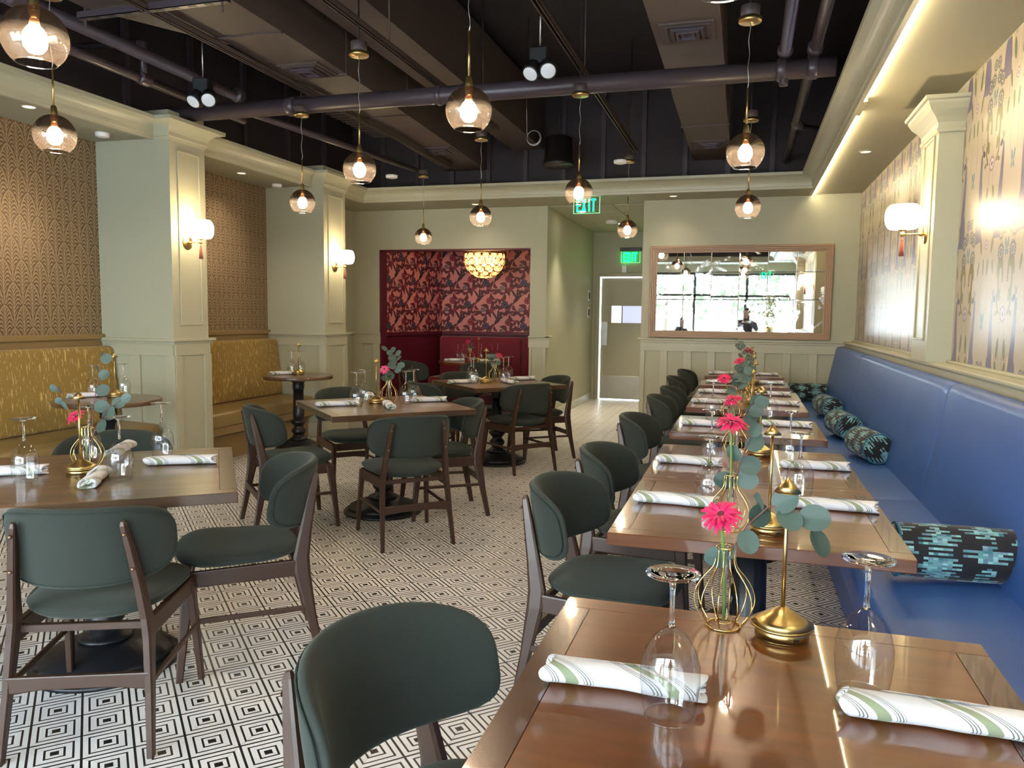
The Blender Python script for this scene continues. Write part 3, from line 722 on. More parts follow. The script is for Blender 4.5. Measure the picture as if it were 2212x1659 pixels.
# outside, seen in the mirror
st(MB().box((-30, -40, -.2), (30, WIN_Y-.12, -.02)), 'ground', M_ground, label='bright pavement outside the windows')
oc = MB().lathe([(.24, 0), (.24, .06), (.19, .10), (.185, 2.4), (.17, 4.2)], 24).build('column', M_wall, kind='structure', loc=(-1.93, -3.4, 0), label='white round column outside the window')
def outtree(x, y, h, m, seed, lb):
    rnd = random.Random(seed); t_ = empty('tree', (x, y, 0), 0, lb, 'tree', 'trees outside the windows')
    MB().lathe([(.16, 0), (.11, h*.4), (.05, h*.8)], 8).build('trunk', M_bark, t_)
    b = MB()
    for _ in range(700):
        a, q, r = rnd.random()*2*PI, rnd.uniform(-.6, 1), rnd.random()**.4; c = Vector((math.cos(a)*r*h*.33, math.sin(a)*r*h*.33, h*.45+q*h*.36))
        e = Euler((rnd.random()*6, rnd.random()*6, rnd.random()*6)).to_matrix(); s_ = rnd.uniform(.12, .26)
        b.add([c+e @ Vector(p)*s_ for p in ((-1, 0, 0), (0, -.6, .1), (1, 0, 0), (0, .6, .1))], [(0, 1, 2, 3)])
    b.build('crown', m, t_, kind='stuff')
outtree(-6.5, -12, 5.2, M_foliage2, 1, 'yellow autumn tree outside, left in the mirror'); outtree(-3.2, -14, 5.6, M_foliage, 2, 'green tree outside, beside the white column in the mirror')
outtree(.4, -13, 5.0, M_foliage, 3, 'green tree outside, at the middle of the mirror'); outtree(4.5, -15, 6, M_foliage2, 4, 'yellow autumn tree outside, right in the mirror')
# ------------------------------------------------------------------ overhead services
def pipe(pts, r, name, lb, m=None, cuffs=()):
    t_ = empty(name, (0, 0, 0), 0, lb, 'pipe'); MB().tube(pts, r, 16).build('tube', m or M_pipe, t_)
    for c, d, rr, ln in cuffs:
        c, d = Vector(c), Vector(d).normalized()
        MB().tube([c-d*ln/2, c-d*ln*.35, c+d*ln*.35, c+d*ln/2], lambda t: rr if .2 < t < .8 else rr*.92, 14).build('coupling', m or M_pipe, t_)
    return t_
pipe([(-4.66, 5.50, 3.005), (.50, 5.50, 3.005)], .062, 'main_pipe', 'thick dark pipe crossing the whole ceiling opening', cuffs=[((-3.46, 5.5, 3.005), (1, 0, 0), .075, .07), ((-2.22, 5.5, 3.005), (1, 0, 0), .072, .04), ((-2.02, 5.5, 3.005), (1, 0, 0), .072, .04), ((.17, 5.5, 3.005), (1, 0, 0), .072, .06), ((.36, 5.5, 3.005), (1, 0, 0), .072, .06)])
pipe([(.19, .0, 3.11), (.185, 5.5, 3.11), (.185, 5.5, 3.02)], .036, 'branch_pipe', 'dark pipe running to the main pipe, second from the right soffit', cuffs=[((.185, 5.44, 3.11), (0, 1, 0), .05, .06), ((.185, 5.5, 2.95), (0, 0, 1), .03, .09)])
pipe([(.37, .0, 3.11), (.365, 9.15, 3.11)], .036, 'branch_pipe', 'dark pipe nearest the right soffit, crossing over the main pipe', cuffs=[((.365, 5.44, 3.11), (0, 1, 0), .05, .08), ((.37, 7.42, 3.11), (0, 1, 0), .047, .10), ((.365, 9.10, 3.11), (0, 1, 0), .04, .1)])
pipe([(.37, 7.45, 3.11), (.37, 7.5, 3.10), (.66, 7.60, 3.06)], .026, 'sprinkler_pipe', 'short pipe branching towards the right soffit', cuffs=[((.40, 7.5, 3.10), (1, .2, -.1), .036, .06), ((.63, 7.59, 3.065), (1, .2, -.1), .038, .05)])
pipe([(-4.6, 3.35, 3.16), (-3.96, 3.50, 3.13), (-3.93, 5.5, 3.10), (-3.90, 5.52, 3.02)], .040, 'branch_pipe', 'dark pipe with an elbow above the left soffit, upper one', cuffs=[((-3.97, 3.53, 3.13), (0, 1, 0), .055, .12), ((-3.91, 5.44, 3.10), (0, 1, 0), .055, .07)])
pipe([(-4.22, 2.6, 3.08), (-4.26, 6.0, 3.06)], .032, 'branch_pipe', 'thin dark pipe just above the left crown molding', cuffs=[((-4.24, 4.80, 3.07), (0, 1, 0), .046, .1)])
pipe([(-2.7, 3.62, 3.2), (-3.88, 3.52, 3.2), (-3.97, 3.5, 3.13)], .036, 'branch_pipe', 'dark pipe crossing to an elbow at the upper left corner')
pipe([(-4.90, 4.8, 3.35), (-4.26, 4.82, 3.33), (-4.24, 4.80, 3.08)], .024, 'branch_pipe', 'thin pipe rising behind the left crown molding', cuffs=[((-4.25, 4.8, 3.3), (0, 0, 1), .034, .07)])
pipe([(-4.05, 5.7, 3.06), (-3.72, 8.5, 3.06)], .03, 'branch_pipe', 'dark pipe beyond the main pipe, ending above the far column')
def chan(x, y0, y1, zz, lb, x1=None):
    x1 = x if x1 is None else x1
    t_ = empty('strut_channel', (0, 0, 0), 0, lb, 'rail')
    b = MB()
    for dx0, dx1, z0, z1 in ((-.021, -.017, 0, .041), (.017, .021, 0, .041), (-.021, .021, .037, .041), (-.021, -.010, 0, .004), (.010, .021, 0, .004)):
        b.add([(x+dx0,y0,zz+z0),(x+dx1,y0,zz+z0),(x1+dx1,y1,zz+z0),(x1+dx0,y1,zz+z0),(x+dx0,y0,zz+z1),(x+dx1,y0,zz+z1),(x1+dx1,y1,zz+z1),(x1+dx0,y1,zz+z1)], [(3,2,1,0),(4,5,6,7),(0,1,5,4),(1,2,6,5),(2,3,7,6),(3,0,4,7)])
    b.build('channel', M_duct, t_)
    for k in range(4):
        yy = y0+.6+(y1-y0-1)*k/3; xx = x+(x1-x)*(yy-y0)/(y1-y0)
        MB().tube([(xx, yy, zz+.04), (xx, yy, ZT)], .005, 6).build('hanger_rod', M_duct, t_)
chan(-1.155, .4, 8.3, 3.09, 'slim ceiling rail carrying the middle row of globe lamps')
chan(-2.26, .4, 7.0, 3.09, 'slim ceiling rail carrying the lamps left of the long duct edge')
chan(-3.32, .4, 8.6, 3.09, 'slim ceiling rail nearest the left soffit')
def diffuser(loc, w, lb):
    t_ = empty('air_diffuser', loc, 0, lb, 'vent')
    b = MB()
    for a, z in ((w, 0), (w*.72, -.012), (w*.52, -.02), (w*.32, -.012)):
        t = .018; h = a/2
        for q0, q1 in (((-h, -h), (h, -h+t)), ((-h, h-t), (h, h)), ((-h, -h+t), (-h+t, h-t)), ((h-t, -h+t), (h, h-t))): b.box((q0[0], q0[1], z-.012), (q1[0], q1[1], z+.002))
    b.build('louver', M_pipe, t_)
    MB().bbox((-w/2-.03, -w/2-.03, -.006), (w/2+.03, w/2+.03, .01), .004).build('frame', M_duct, t_)
    MB().box((-w*.3, -w*.3, -.010), (w*.3, w*.3, -.007)).build('core', M_black, t_)
def duct(secs, lb, seams=()):
    """secs: (x0,x1,y,z0,z1)"""
    t_ = empty('air_duct', (0, 0, 0), 0, lb, 'duct'); b = MB(); n = len(secs); vs = []; fs = []
    for x0, x1, y, z0, z1 in secs: vs += [(x0, y, z0), (x1, y, z0), (x1, y, z1), (x0, y, z1)]
    for i in range(n-1):
        for k in range(4): j = (k+1) % 4; fs.append((i*4+k, i*4+j, i*4+4+j, i*4+4+k))
    fs += [(3, 2, 1, 0), ((n-1)*4, (n-1)*4+1, (n-1)*4+2, (n-1)*4+3)]
    b.add(vs, fs).build('casing', M_duct, t_)
    for x0, x1, y, z0, z1 in seams: MB().box((x0-.012, y-.012, z0-.010), (x1+.012, y+.012, z1)).build('seam_flange', M_duct, t_)
    return t_
d1 = duct([(-3.75, -2.84, 2.6, 3.15, 3.75), (-3.75, -2.84, 3.8, 3.15, 3.75), (-3.32, -2.85, 4.55, 3.15, 3.7), (-3.36, -2.9, 6.0, 3.15, 3.7), (-3.58, -3.08, 9.15, 3.15, 3.6)], 'long tan-brown air duct running back from the upper left',
     seams=[(-3.36, -2.86, 4.42, 3.15, 3.7), (-3.34, -2.88, 5.3, 3.15, 3.7), (-3.40, -2.93, 6.5, 3.15, 3.7)])
st_ = empty('support_strut', (-3.28, 3.80, 3.09), .0, 'slotted bracket hanging under the long duct', 'bracket')
MB().box((-.52, -.022, 0), (.50, .022, .004)).box((-.52, -.022, 0), (.50, -.018, .04)).box((-.52, .018, 0), (.50, .022, .04)).build('channel', M_pipe, st_)
for k in range(8): MB().box((-.42+k*.11, -.010, -.002), (-.37+k*.11, .010, .001)).build('slot', M_black, st_)
for x in (-.48, .46): MB().tube([(x, 0, -.05), (x, 0, .9)], .006, 6).build('hanger_rod', M_duct, st_)
duct([(-.61, -.20, 1.2, 3.15, 3.55), (-.61, -.20, 5.95, 3.15, 3.55), (-.62, -.21, 6.6, 3.15, 3.5), (-.62, -.21, 9.15, 3.15, 3.5)], 'straight dark air duct above the right row of tables', seams=[(-.61, -.20, 4.2, 3.15, 3.55), (-.62, -.21, 7.5, 3.15, 3.5)])
duct([(-2.72, -2.35, .4, 3.35, 3.95), (-2.72, -2.35, 9.1, 3.35, 3.95)], 'tall dark duct beside the long tan-brown one')
diffuser((-.40, 5.05, 3.145), .27, 'square air diffuser under the right duct, nearer one'); diffuser((-.41, 8.3, 3.145), .27, 'square air diffuser under the right duct, farther one')
diffuser((-3.10, 5.15, 3.145), .27, 'square air diffuser under the long duct, nearer one'); diffuser((-3.20, 7.95, 3.145), .27, 'square air diffuser under the long duct, farther one')
t_ = empty('steel_deck', (-4.0, 7.9, 3.5), 0, 'ribbed brown steel deck above the far left', 'panel')
for k in range(16): MB().box((-.35, -.9+k*.11, 0), (.5, -.9+k*.11+.055, .03)).build('rib', M_duct, t_)
MB().box((-.35, -.9, .03), (.5, .9, .04)).build('sheet', M_duct, t_)
t_ = empty('ceiling_speaker', (-2.05, 8.6, 3.05), 0, 'black cylindrical speaker hanging near the back crown molding', 'speaker')
MB().lathe([(.17, 0), (.18, .01), (.17, .05), (.155, .06), (.15, .30), (.12, .32)], 28).build('body', M_black, t_); MB().tube([(0, 0, .32), (0, 0, .95)], .006, 6).build('cord', M_black, t_)
MB().lathe([(0.001, -.002), (.155, -.002), (.165, .004)], 28).build('grille', M_pipe, t_)
t_ = empty('cable_coil', (-1.92, 7.05, 3.02), 0, 'coil of grey cable hanging from a wire', 'cable')
b = MB()
for q in range(3):
    b.tube([(.062*math.cos(a)*(1+.05*q), .01*q, .062*math.sin(a)*(1+.05*q)) for a in [2*PI*i/28 for i in range(28)]], .0022, 6, closed=True)
b.build('loop', M_steel, t_); MB().tube([(-.062, 0, .03), (-.07, 0, .30), (-.06, 0, 1.08)], .002, 6).build('wire', M_steel, t_)
# ceiling discs
def disc(name, loc, r, h, m, lb, cat, grp=None, lens=None):
    t_ = empty(name, loc, 0, lb, cat, grp)
    MB().lathe([(r*.78, -h), (r*.97, -h+.004), (r, -h*.5), (r, 0)], 28).build('housing', m, t_)
    MB().lathe([(.0005, -h-.001), (r*.70, -h-.001), (r*.78, -h+.001)], 24, cap=False).build('cover', lens or m, t_)
disc('ceiling_sensor', (-4.87, 5.05, S), .052, .035, M_white, 'white round sensor on the left soffit, before the near column', 'sensor'); disc('ceiling_sensor', (-4.92, 7.50, S), .052, .035, M_white, 'white round sensor on the left soffit, before the far column', 'sensor')
disc('ceiling_sensor', (-3.5, 7.38, 2.80), .06, .03, M_white, 'white round sensor hanging under the dark ceiling, above the far column', 'sensor'); disc('ceiling_sensor', (-1.13, 7.15, 2.80), .06, .03, M_white, 'white round sensor hanging under the dark ceiling, near the exit corridor', 'sensor')
for x, y in ((-3.5, 7.38), (-1.13, 7.15)): pass
disc('smoke_detector', (-1.90, 11.33, S-.008), .085, .045, M_white, 'white smoke detector on the corridor ceiling', 'detector')
disc('downlight', (-4.74, 4.28, S), .055, .006, M_trim, 'round downlight in the left soffit, nearest', 'downlight', None, M_downoff); disc('downlight', (-4.87, 6.81, S), .055, .006, M_trim, 'round downlight in the left soffit, between the two columns', 'downlight', None, M_downoff)
disc('downlight', (-3.30, 9.38, S), .055, .006, M_trim, 'round downlight in the back soffit, above the alcove', 'downlight', None, M_downoff); disc('downlight', (-.84, 9.22, S), .055, .006, M_trim, 'round downlight in the back soffit, above the wall mirror', 'downlight', None, M_downoff)
disc('downlight', (.915, 7.20, S+.012), .055, .006, M_trim, 'round downlight in the right soffit above the blue bench', 'downlight', None, M_downoff)
for k, (x, y) in enumerate(((-2.12, 10.25), (-1.80, 11.7))):
    disc('downlight', (x, y, S-.008), .075, .008, M_trim, ('lit downlight in the corridor ceiling, nearer', 'lit downlight in the corridor ceiling, by the door')[k], 'downlight', None, M_down)
    ld = bpy.data.lights.new('downlight_lamp', 'SPOT'); ld.energy = 60; ld.color = (1, .84, .60); ld.spot_size = 1.5; ld.spot_blend = .7; ld.shadow_soft_size = .05
    lo = bpy.data.objects.new('downlight_lamp', ld); COL.objects.link(lo); lo.location = (x-.05, y, S-.04); lo.rotation_euler = (0, -.25, 0)
for x, y in ((-4.74, 4.28), (-4.87, 6.81), (-3.30, 9.38), (-.84, 9.22), (.915, 7.20), (.915, 4.2), (.915, 1.5), (-4.8, 1.9)):  # spots added for brightness, at the downlights and where no fitting hangs
    ld = bpy.data.lights.new('soffit_fill', 'SPOT'); ld.energy = 3.5 if y > 9 else 9; ld.color = (1, .86, .68); ld.spot_size = 2.2; ld.spot_blend = .9; ld.shadow_soft_size = .05
    lo = bpy.data.objects.new('soffit_fill', ld); COL.objects.link(lo); lo.location = (x, y, S-.03)
# emergency twin heads
def twin(loc, rz, lb):
    t_ = empty('emergency_light', loc, rz, lb, 'emergency light')
    MB().bbox((-.06, -.05, .0), (.06, .05, .10), .008).build('housing', M_black, t_); MB().tube([(0, 0, .1), (0, 0, .55)], .006, 6).build('cord', M_steel, t_)
    for k, (x, q) in enumerate(((-.035, -.5), (.06, .5))):
        mt = Matrix.Translation((x, -.03, -.035)) @ Euler((-.75-.2*k, 0, q*.6)).to_matrix().to_4x4()
        hd = MB().lathe([(.052, -.055), (.056, -.05), (.056, .02), (.045, .04), (.02, .05)], 22, mtx=mt).build('lamp_head', M_black, t_)
        MB().lathe([(.0005, -.058), (.044, -.058), (.050, -.052)], 20, cap=False, mtx=mt).build('lens', M_lens, hd)
twin((-3.86, 4.96, 2.985), .2, 'black twin-head emergency light hanging over the near column'); twin((-1.32, 4.98, 3.00), 0, 'black twin-head emergency light hanging above the middle row of lamps')
# exit signs
def letters(txt, w, h, parent, m, y=-.006, x0=None):
    """block letters built of bars"""
    n = len(txt); lw = w/(n+ (n-1)*.16); x = -w/2; t = lw*.34
    for chx in txt:
        b = MB(); z0, z1 = -h/2, h/2
        def seg(p, q, tt=t):
            p, q = Vector((p[0], 0, p[1])), Vector((q[0], 0, q[1])); d = (q-p).normalized(); nn = Vector((-d.z, 0, d.x))*tt/2
            b.add([p+nn+Vector((0, -.002, 0)), p-nn+Vector((0, -.002, 0)), q-nn+Vector((0, -.002, 0)), q+nn+Vector((0, -.002, 0)), p+nn+Vector((0, .002, 0)), p-nn+Vector((0, .002, 0)), q-nn+Vector((0, .002, 0)), q+nn+Vector((0, .002, 0))], [(0,1,2,3),(7,6,5,4),(0,4,5,1),(1,5,6,2),(2,6,7,3),(3,7,4,0)])
        if chx == 'E':
            seg((x+t/2, z0), (x+t/2, z1))
            for zz in (z0+t/2, 0, z1-t/2): seg((x, zz), (x+lw*(.82 if zz == 0 else 1), zz))
        elif chx == 'X': seg((x+t*.5, z0), (x+lw-t*.5, z1)); seg((x+t*.5, z1), (x+lw-t*.5, z0))
        elif chx == 'I': seg((x+lw/2, z0), (x+lw/2, z1))
        elif chx == 'T': seg((x+lw/2, z0), (x+lw/2, z1)); seg((x, z1-t/2), (x+lw, z1-t/2))
        b.build('letter', m, parent, loc=(0, y, 0)); x += lw*(1.16 if chx != 'I' else .95)
def exitsign(loc, rz, w, lb, black, gap=.02):
    t_ = empty('exit_sign', loc, rz, lb, 'exit sign')
    h = w*.60
    MB().bbox((-w/2, -.003, -h), (w/2, .003, 0), .001).build('plate', M_acrylic, t_)
    b = MB()
    for q0, q1 in (((-w/2, -h), (w/2, -h+.006)), ((-w/2, -h), (-w/2+.006, 0)), ((w/2-.006, -h), (w/2, 0))): b.box((q0[0], -.0045, q0[1]), (q1[0], .0045, q1[1]))
    b.build('edge_glow', M_exitedge, t_)
    lt = empty('lettering', (0, 0, -h*.50)); lt.parent = t_
    letters('EXIT', w*.76, h*.78, lt, M_exit)
    MB().bbox((-w*.56 if black else -w*.1, -.028, .0), (w*.56, .028, .055 if black else .02), .004).build('housing', M_black if black else M_steel, t_)
    return t_
exitsign((-1.80, 8.99, 2.76), 0, .31, 'green EXIT sign under the soffit at the corridor mouth, half behind a globe lamp', False)
exitsign((-1.83, YD-.03, 2.455), 0, .31, 'green EXIT sign with black housing above the corridor door', True)
exitsign((.43, .55, 2.44), 0, .30, 'green EXIT sign near the front, seen reversed in the mirror', False)
for y, zc, lb in ((12.52, 1.72, 'upper thermostat on the corridor wall'), (12.51, 1.45, 'lower thermostat on the corridor wall')):
    t_ = empty('thermostat', (XC0+.0, y, zc), 0, lb, 'thermostat'); MB().bbox((0, -.06, -.085), (.012, .06, .085), .004).build('plate', M_white, t_); MB().bbox((.012, -.035, -.05), (.022, .035, .055), .003).build('screen', M_black, t_)
t_ = empty('door_sensor', (-1.93, YD-.02, 2.16), 0, 'small white sensor between the far exit sign and the door', 'sensor'); MB().bbox((-.04, -.02, -.05), (.04, .02, .07), .008).build('case', M_white, t_)

# pendants
def make_pendant():
    t_ = empty('globe_pendant', (0, 0, 2.26)); R = .098
    prof = [(.018, R*.985)]
    for k in range(1, 25):
        a = .18+(2.48-.18)*k/24; prof.append((R*math.sin(a), R*math.cos(a)))
    prof.append((R*math.sin(2.48)*.96, R*math.cos(2.48)-.002))
    MB().lathe(prof, 40, cap=False).build('glass_globe', M_globe, t_)
    rr = R*math.sin(2.48); zz = R*math.cos(2.48)
    MB().tube([(rr*math.cos(a), rr*math.sin(a), zz) for a in [2*PI*i/40 for i in range(40)]], .0022, 6, closed=True).build('globe_rim', M_clear, t_)
    MB().lathe([(.006, .145), (.013, .135), (.018, .10), (.018, .094), (.016, .075), (.013, .058)], 20).build('socket', M_brass, t_)
    MB().lathe([(.013, .060), (.015, .048), (.018, .032)], 18).build('bulb_neck', M_socket, t_)
    MB().lathe([(.019, .035), (.030, .014), (.036, -.006), (.033, -.028), (.020, -.044), (.0005, -.050)], 20).build('bulb', M_bulb, t_)
    MB().tube([(0, 0, .14), (0, 0, .325)], .0048, 10).build('rod', M_brass, t_)
    pts = [(.0035*math.sin(i*1.1), .0035*math.cos(i*.8), .325+i*(.335/14)) for i in range(15)]; pts[0] = (0, 0, .325); pts[-1] = (0, 0, .655)
    MB().tube(pts, .0024, 6).build('cable', M_steel, t_)
    MB().lathe([(.0005, .655), (.056, .655), (.058, .658), (.058, .676), (.0005, .678)], 28).build('canopy', M_brass, t_)
    MB().lathe([(.045, .678), (.048, .70), (.048, .735), (.03, .74), (.006, .745), (.005, 1.84)], 20).build('junction_box', M_duct, t_)
    return t_
pend = make_pendant()
PEND = [(-2.20, 2.02, 'large smoked globe pendant lamp at the upper left corner of the picture'), (-3.31, 3.13, 'globe pendant lamp in front of the nearest fan wallpaper'),
        (-1.155, 3.19, 'globe pendant lamp over the open floor, largest whole one in the middle'), (-2.25, 4.30, 'globe pendant lamp above the middle square table with its canopy in view'),
        (-3.36, 5.47, 'globe pendant lamp before the far column and second bench'), (-3.50, 8.20, 'globe pendant lamp before the left part of the crimson alcove'),
        (-2.27, 6.60, 'globe pendant lamp before the wall just left of the chandelier top'), (-1.15, 5.45, 'globe pendant lamp covering part of the nearer exit sign'),
        (-1.16, 7.88, 'small globe pendant lamp in the mouth of the exit corridor'), (-.03, 4.33, 'globe pendant lamp over the right tables, larger one'),
        (-.01, 6.46, 'globe pendant lamp just above the wall mirror'), (-.08, 2.02, 'globe pendant lamp cut by the top edge of the picture')]
for k, (x, y, lb) in enumerate(PEND):
    if k == 0: pend.location = (x, y, 2.26); pend['label'] = lb; pend['category'] = 'pendant lamp'; pend['group'] = 'smoked globe pendant lamps'
    else: dup(pend, (x, y, 2.26), 0, lb)

# sconces
def make_sconce():
    t_ = empty('globe_sconce', (0, 0, 0))   # wall plate at x=0, arm along +x
    MB().lathe([(.0005, .012), (.05, .010), (.058, .004), (.06, 0)], 28, mtx=Matrix.Rotation(PI/2, 4, 'Y')).build('wall_plate', M_brass, t_)
    MB().tube([(0, 0, 0), (.03, 0, .0), (.13, 0, .0)], .0055, 10).lathe([(.001, .014), (.012, .018), (.014, .026), (.012, .034), (.001, .04)], 14, mtx=Matrix.Rotation(PI/2, 4, 'Y')).lathe([(.0005, -.014), (.012, -.01), (.014, 0), (.012, .01), (.006, .014), (.007, .02), (.022, .026), (.034, .030)], 18, c=(.13, 0, 0)).build('arm', M_brass, t_)
    a, c = .106, .074; prof = [(.030, .028), (.045, .030)]
    for k in range(0, 17):
        th = -1.12+2.24*k/16; prof.append((.035+(a-.035)*max(0., math.cos(th*1.0))**.62, .108+c*math.sin(th)/math.sin(1.12)))
    prof.append((.05, .176))
    MB().lathe(prof, 36, c=(.13, 0, 0), cap=False).build('globe_shade', M_opal, t_)
    ts = MB().lathe([(.002, -.018), (.006, -.03), (.009, -.038), (.006, -.046), (.011, -.055), (.014, -.10), (.016, -.135), (.0005, -.136)], 14, c=(.13, 0, 0), rmod=lambda q, z: 1+.12*math.sin(q*9)).build('tassel', M_tassel, t_)
    return t_
sc0 = make_sconce(); sc0.location = (CX+.002, 5.50, 1.965); tag(sc0, 'white globe wall lamp with tassel on the near left column', 'wall lamp', 'globe wall lamps')
dup(sc0, (CX+.002, 7.93, 1.915), 0, 'white globe wall lamp with tassel on the far left column')
dup(sc0, (1.058, 5.44, 1.93), PI, 'white globe wall lamp with tassel on the right pilaster'); dup(sc0, (1.058, .85, 1.93), PI, 'white globe wall lamp seen only in the mirror, on the front pilaster')

# chandelier in the alcove: half ball of glass rings
ch = empty('glass_chandelier', (-3.50, 10.35, 2.17), 0, 'gold half-ball chandelier of round crystal rings in the crimson alcove', 'chandelier')
R = .285
MB().tube([(R*math.cos(a), R*math.sin(a), .07) for a in [2*PI*i/48 for i in range(48)]], .008, 8, closed=True).build('top_ring', M_gold, ch)
ringm = MB().tube([(.047*math.cos(a), 0, .047*math.sin(a)) for a in [2*PI*i/20 for i in range(20)]], .0055, 6, closed=True)
discm = MB().lathe([(.0005, .012), (.018, .009), (.034, .004), (.040, 0)], 14, mtx=Matrix.Rotation(PI/2, 4, 'X'), cap=False)
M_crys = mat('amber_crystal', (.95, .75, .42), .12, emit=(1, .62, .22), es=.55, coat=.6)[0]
rp = dp = None
for row, (lat, n) in enumerate(((.12, 16), (-.20, 15), (-.54, 12), (-.88, 8), (-1.22, 4))):
    for k in range(n):
        a = 2*PI*(k+.5*(row % 2))/n; c = Vector((R*math.cos(lat)*math.cos(a), R*math.cos(lat)*math.sin(a), R*math.sin(lat)*.95))
        rot = Euler((0, 0, a-PI/2)).to_matrix() @ Euler((lat, 0, 0)).to_matrix(); e = rot.to_euler()
        if rp is None: rp = ringm.build('crystal_ring', M_gold, ch, loc=c); rp.rotation_euler = e; dp = discm.build('crystal', M_crys, rp)
        else: q = put('crystal_ring', rp, ch, c, e); put('crystal', dp, q)
MB().tube([(0, 0, -.02), (0, 0, .43)], .010, 8).build('stem', M_gold, ch)
for k in range(5):
    a = 2*PI*k/5+.3; MB().lathe([(.0005, -.03), (.016, -.02), (.018, 0), (.008, .03)], 12, c=(.13*math.cos(a), .13*math.sin(a), -.02)).build('bulb', M_chbulb, ch)

# wall mirror made of antiqued tiles in an oak frame
mr = empty('wall_mirror', (-.09, YB, 1.69), 0, 'wide wall mirror of antiqued glass tiles in an oak frame', 'mirror')
fx0, fx1, fz0, fz1 = -1.022, 1.022, -.54, .545
prof = [(0, 0), (0, -.045), (.006, -.050), (.022, -.050), (.026, -.040), (.042, -.040), (.046, -.030), (.060, -.030), (.064, -.020), (.080, -.020), (.080, 0)]
def frame_sweep(x0, x1, z0, z1):
    cs = [(x0, z0, 1, 1), (x1, z0, -1, 1), (x1, z1, -1, -1), (x0, z1, 1, -1)]; names = ('frame_bottom', 'frame_side', 'frame_top', 'frame_side')
    for i in range(4):
        a, c = cs[i], cs[(i+1) % 4]; vs = [(p[0]+p[2]*o, d, p[1]+p[3]*o) for p in (a, c) for o, d in prof]; n = len(prof)
        MB().add(vs, [(j, n+j, n+j+1, j+1) for j in range(n-1)]).build(names[i], M_frame, mr)
frame_sweep(fx0, fx1, fz0, fz1)
gx = [-.945+.3175*k for k in range(6)]+[.945]; gz = [-.462, -.085, .235, .468]; rm = random.Random(4)
MB().box((-.96, -.006, -.475), (.96, 0, .48)).build('backing', M_black, mr)
for i in range(6):
    for j in range(3):
        x0, x1, z0, z1 = gx[i]+.001, gx[i+1]-.001, gz[j]+.001, gz[j+1]-.001; cx, cz = (x0+x1)/2, (z0+z1)/2; e = .004
        ta, tb = rm.uniform(-.0012, .0012), rm.uniform(-.0012, .0012)
        b = MB(); hx, hz = (x1-x0)/2, (z1-z0)/2
        vs = [(-hx, 0, -hz), (hx, 0, -hz), (hx, 0, hz), (-hx, 0, hz)]+[(sx*(hx-e), -.0012+sx*(hx-e)*ta+sz*(hz-e)*tb, sz*(hz-e)) for sx, sz in ((-1, -1), (1, -1), (1, 1), (-1, 1))]
        b.add(vs, [(4, 5, 6, 7), (0, 1, 5, 4), (1, 2, 6, 5), (2, 3, 7, 6), (3, 0, 4, 7)]).build('mirror_tile', M_mirror, mr, loc=(cx, -.010, cz))
# ------------------------------------------------------------------ benches
def prism(prof, y0, y1, name, m, parent, bulge=0., ny=14, rnd=.0, smooth=True):
    """extrude an x,z outline along y; rnd rounds both ends a little inwards"""
    n = len(prof); vs = []; fs = []; ys = [0, .012, .035]+[.035+(1-.0)*k/(ny) for k in range(1, ny)]
    L = y1-y0; cuts = [0, min(.006, L*.1), min(.02, L*.2)]; cuts += [.02+(L-.04)*k/ny for k in range(1, ny)]+[L-.02, L-.006, L]
    cx = sum(p[0] for p in prof)/n; cz = sum(p[1] for p in prof)/n
    for y in cuts:
        e = min(y, L-y); s_ = 1-rnd*(1-min(1, e/.02))**2; bu = 1+bulge*math.sin(PI*y/L)
        for x, zz in prof: vs.append((cx+(x-cx)*s_, y0+y, cz+(zz-cz)*s_))
    for i in range(len(cuts)-1):
        for k in range(n): j = (k+1) % n; fs.append((i*n+k, i*n+j, (i+1)*n+j, (i+1)*n+k))
    mb = MB().add(vs, fs, smooth); mb.f.append(tuple(range(n-1, -1, -1))); mb.f.append(tuple((len(cuts)-1)*n+k for k in range(n))); mb.sm += [False, False]
    return mb.build(name, m, parent)
def rounded(pts, r=.02, k=4):
    """round the corners of an outline"""
    out = []; n = len(pts)
    for i in range(n):
        p, a, b = Vector(pts[i][:2]), Vector(pts[i-1][:2]), Vector(pts[(i+1) % n][:2]); rr = pts[i][2] if len(pts[i]) > 2 else r
        u, v = (a-p), (b-p); rr = min(rr, u.length*.45, v.length*.45); u = u.normalized()*rr; v = v.normalized()*rr
        for q in range(k+1):
            t = q/k; out.append(tuple((p+u)*(1-t)**2+p*2*t*(1-t)+(p+v)*t*t))
    return out
bb = empty('blue_bench', (0, 0, 0), 0, 'long blue leather bench along the right wall', 'bench')
MB().box((.50, -.9, .0), (XR-.06, YB-.02, .30)).build('base_panel', M_blue, bb)
for y0, y1 in ((-.9, 1.30), (1.30, 4.38), (4.38, 7.50), (7.50, YB-.02)):
    prism(rounded([(.435, .30, .02), (.425, .45, .045), (.92, .475, .02), (.96, .30, .01)]), y0, y1, 'seat_cushion', M_blue, bb, rnd=.05)
    prism(rounded([(.885, .45, .02), (.955, .80, .2), (1.005, 1.075, .055), (1.085, 1.085, .045), (1.10, .45, .02)], k=7), y0, y1, 'back_cushion', M_blue, bb, rnd=.05)
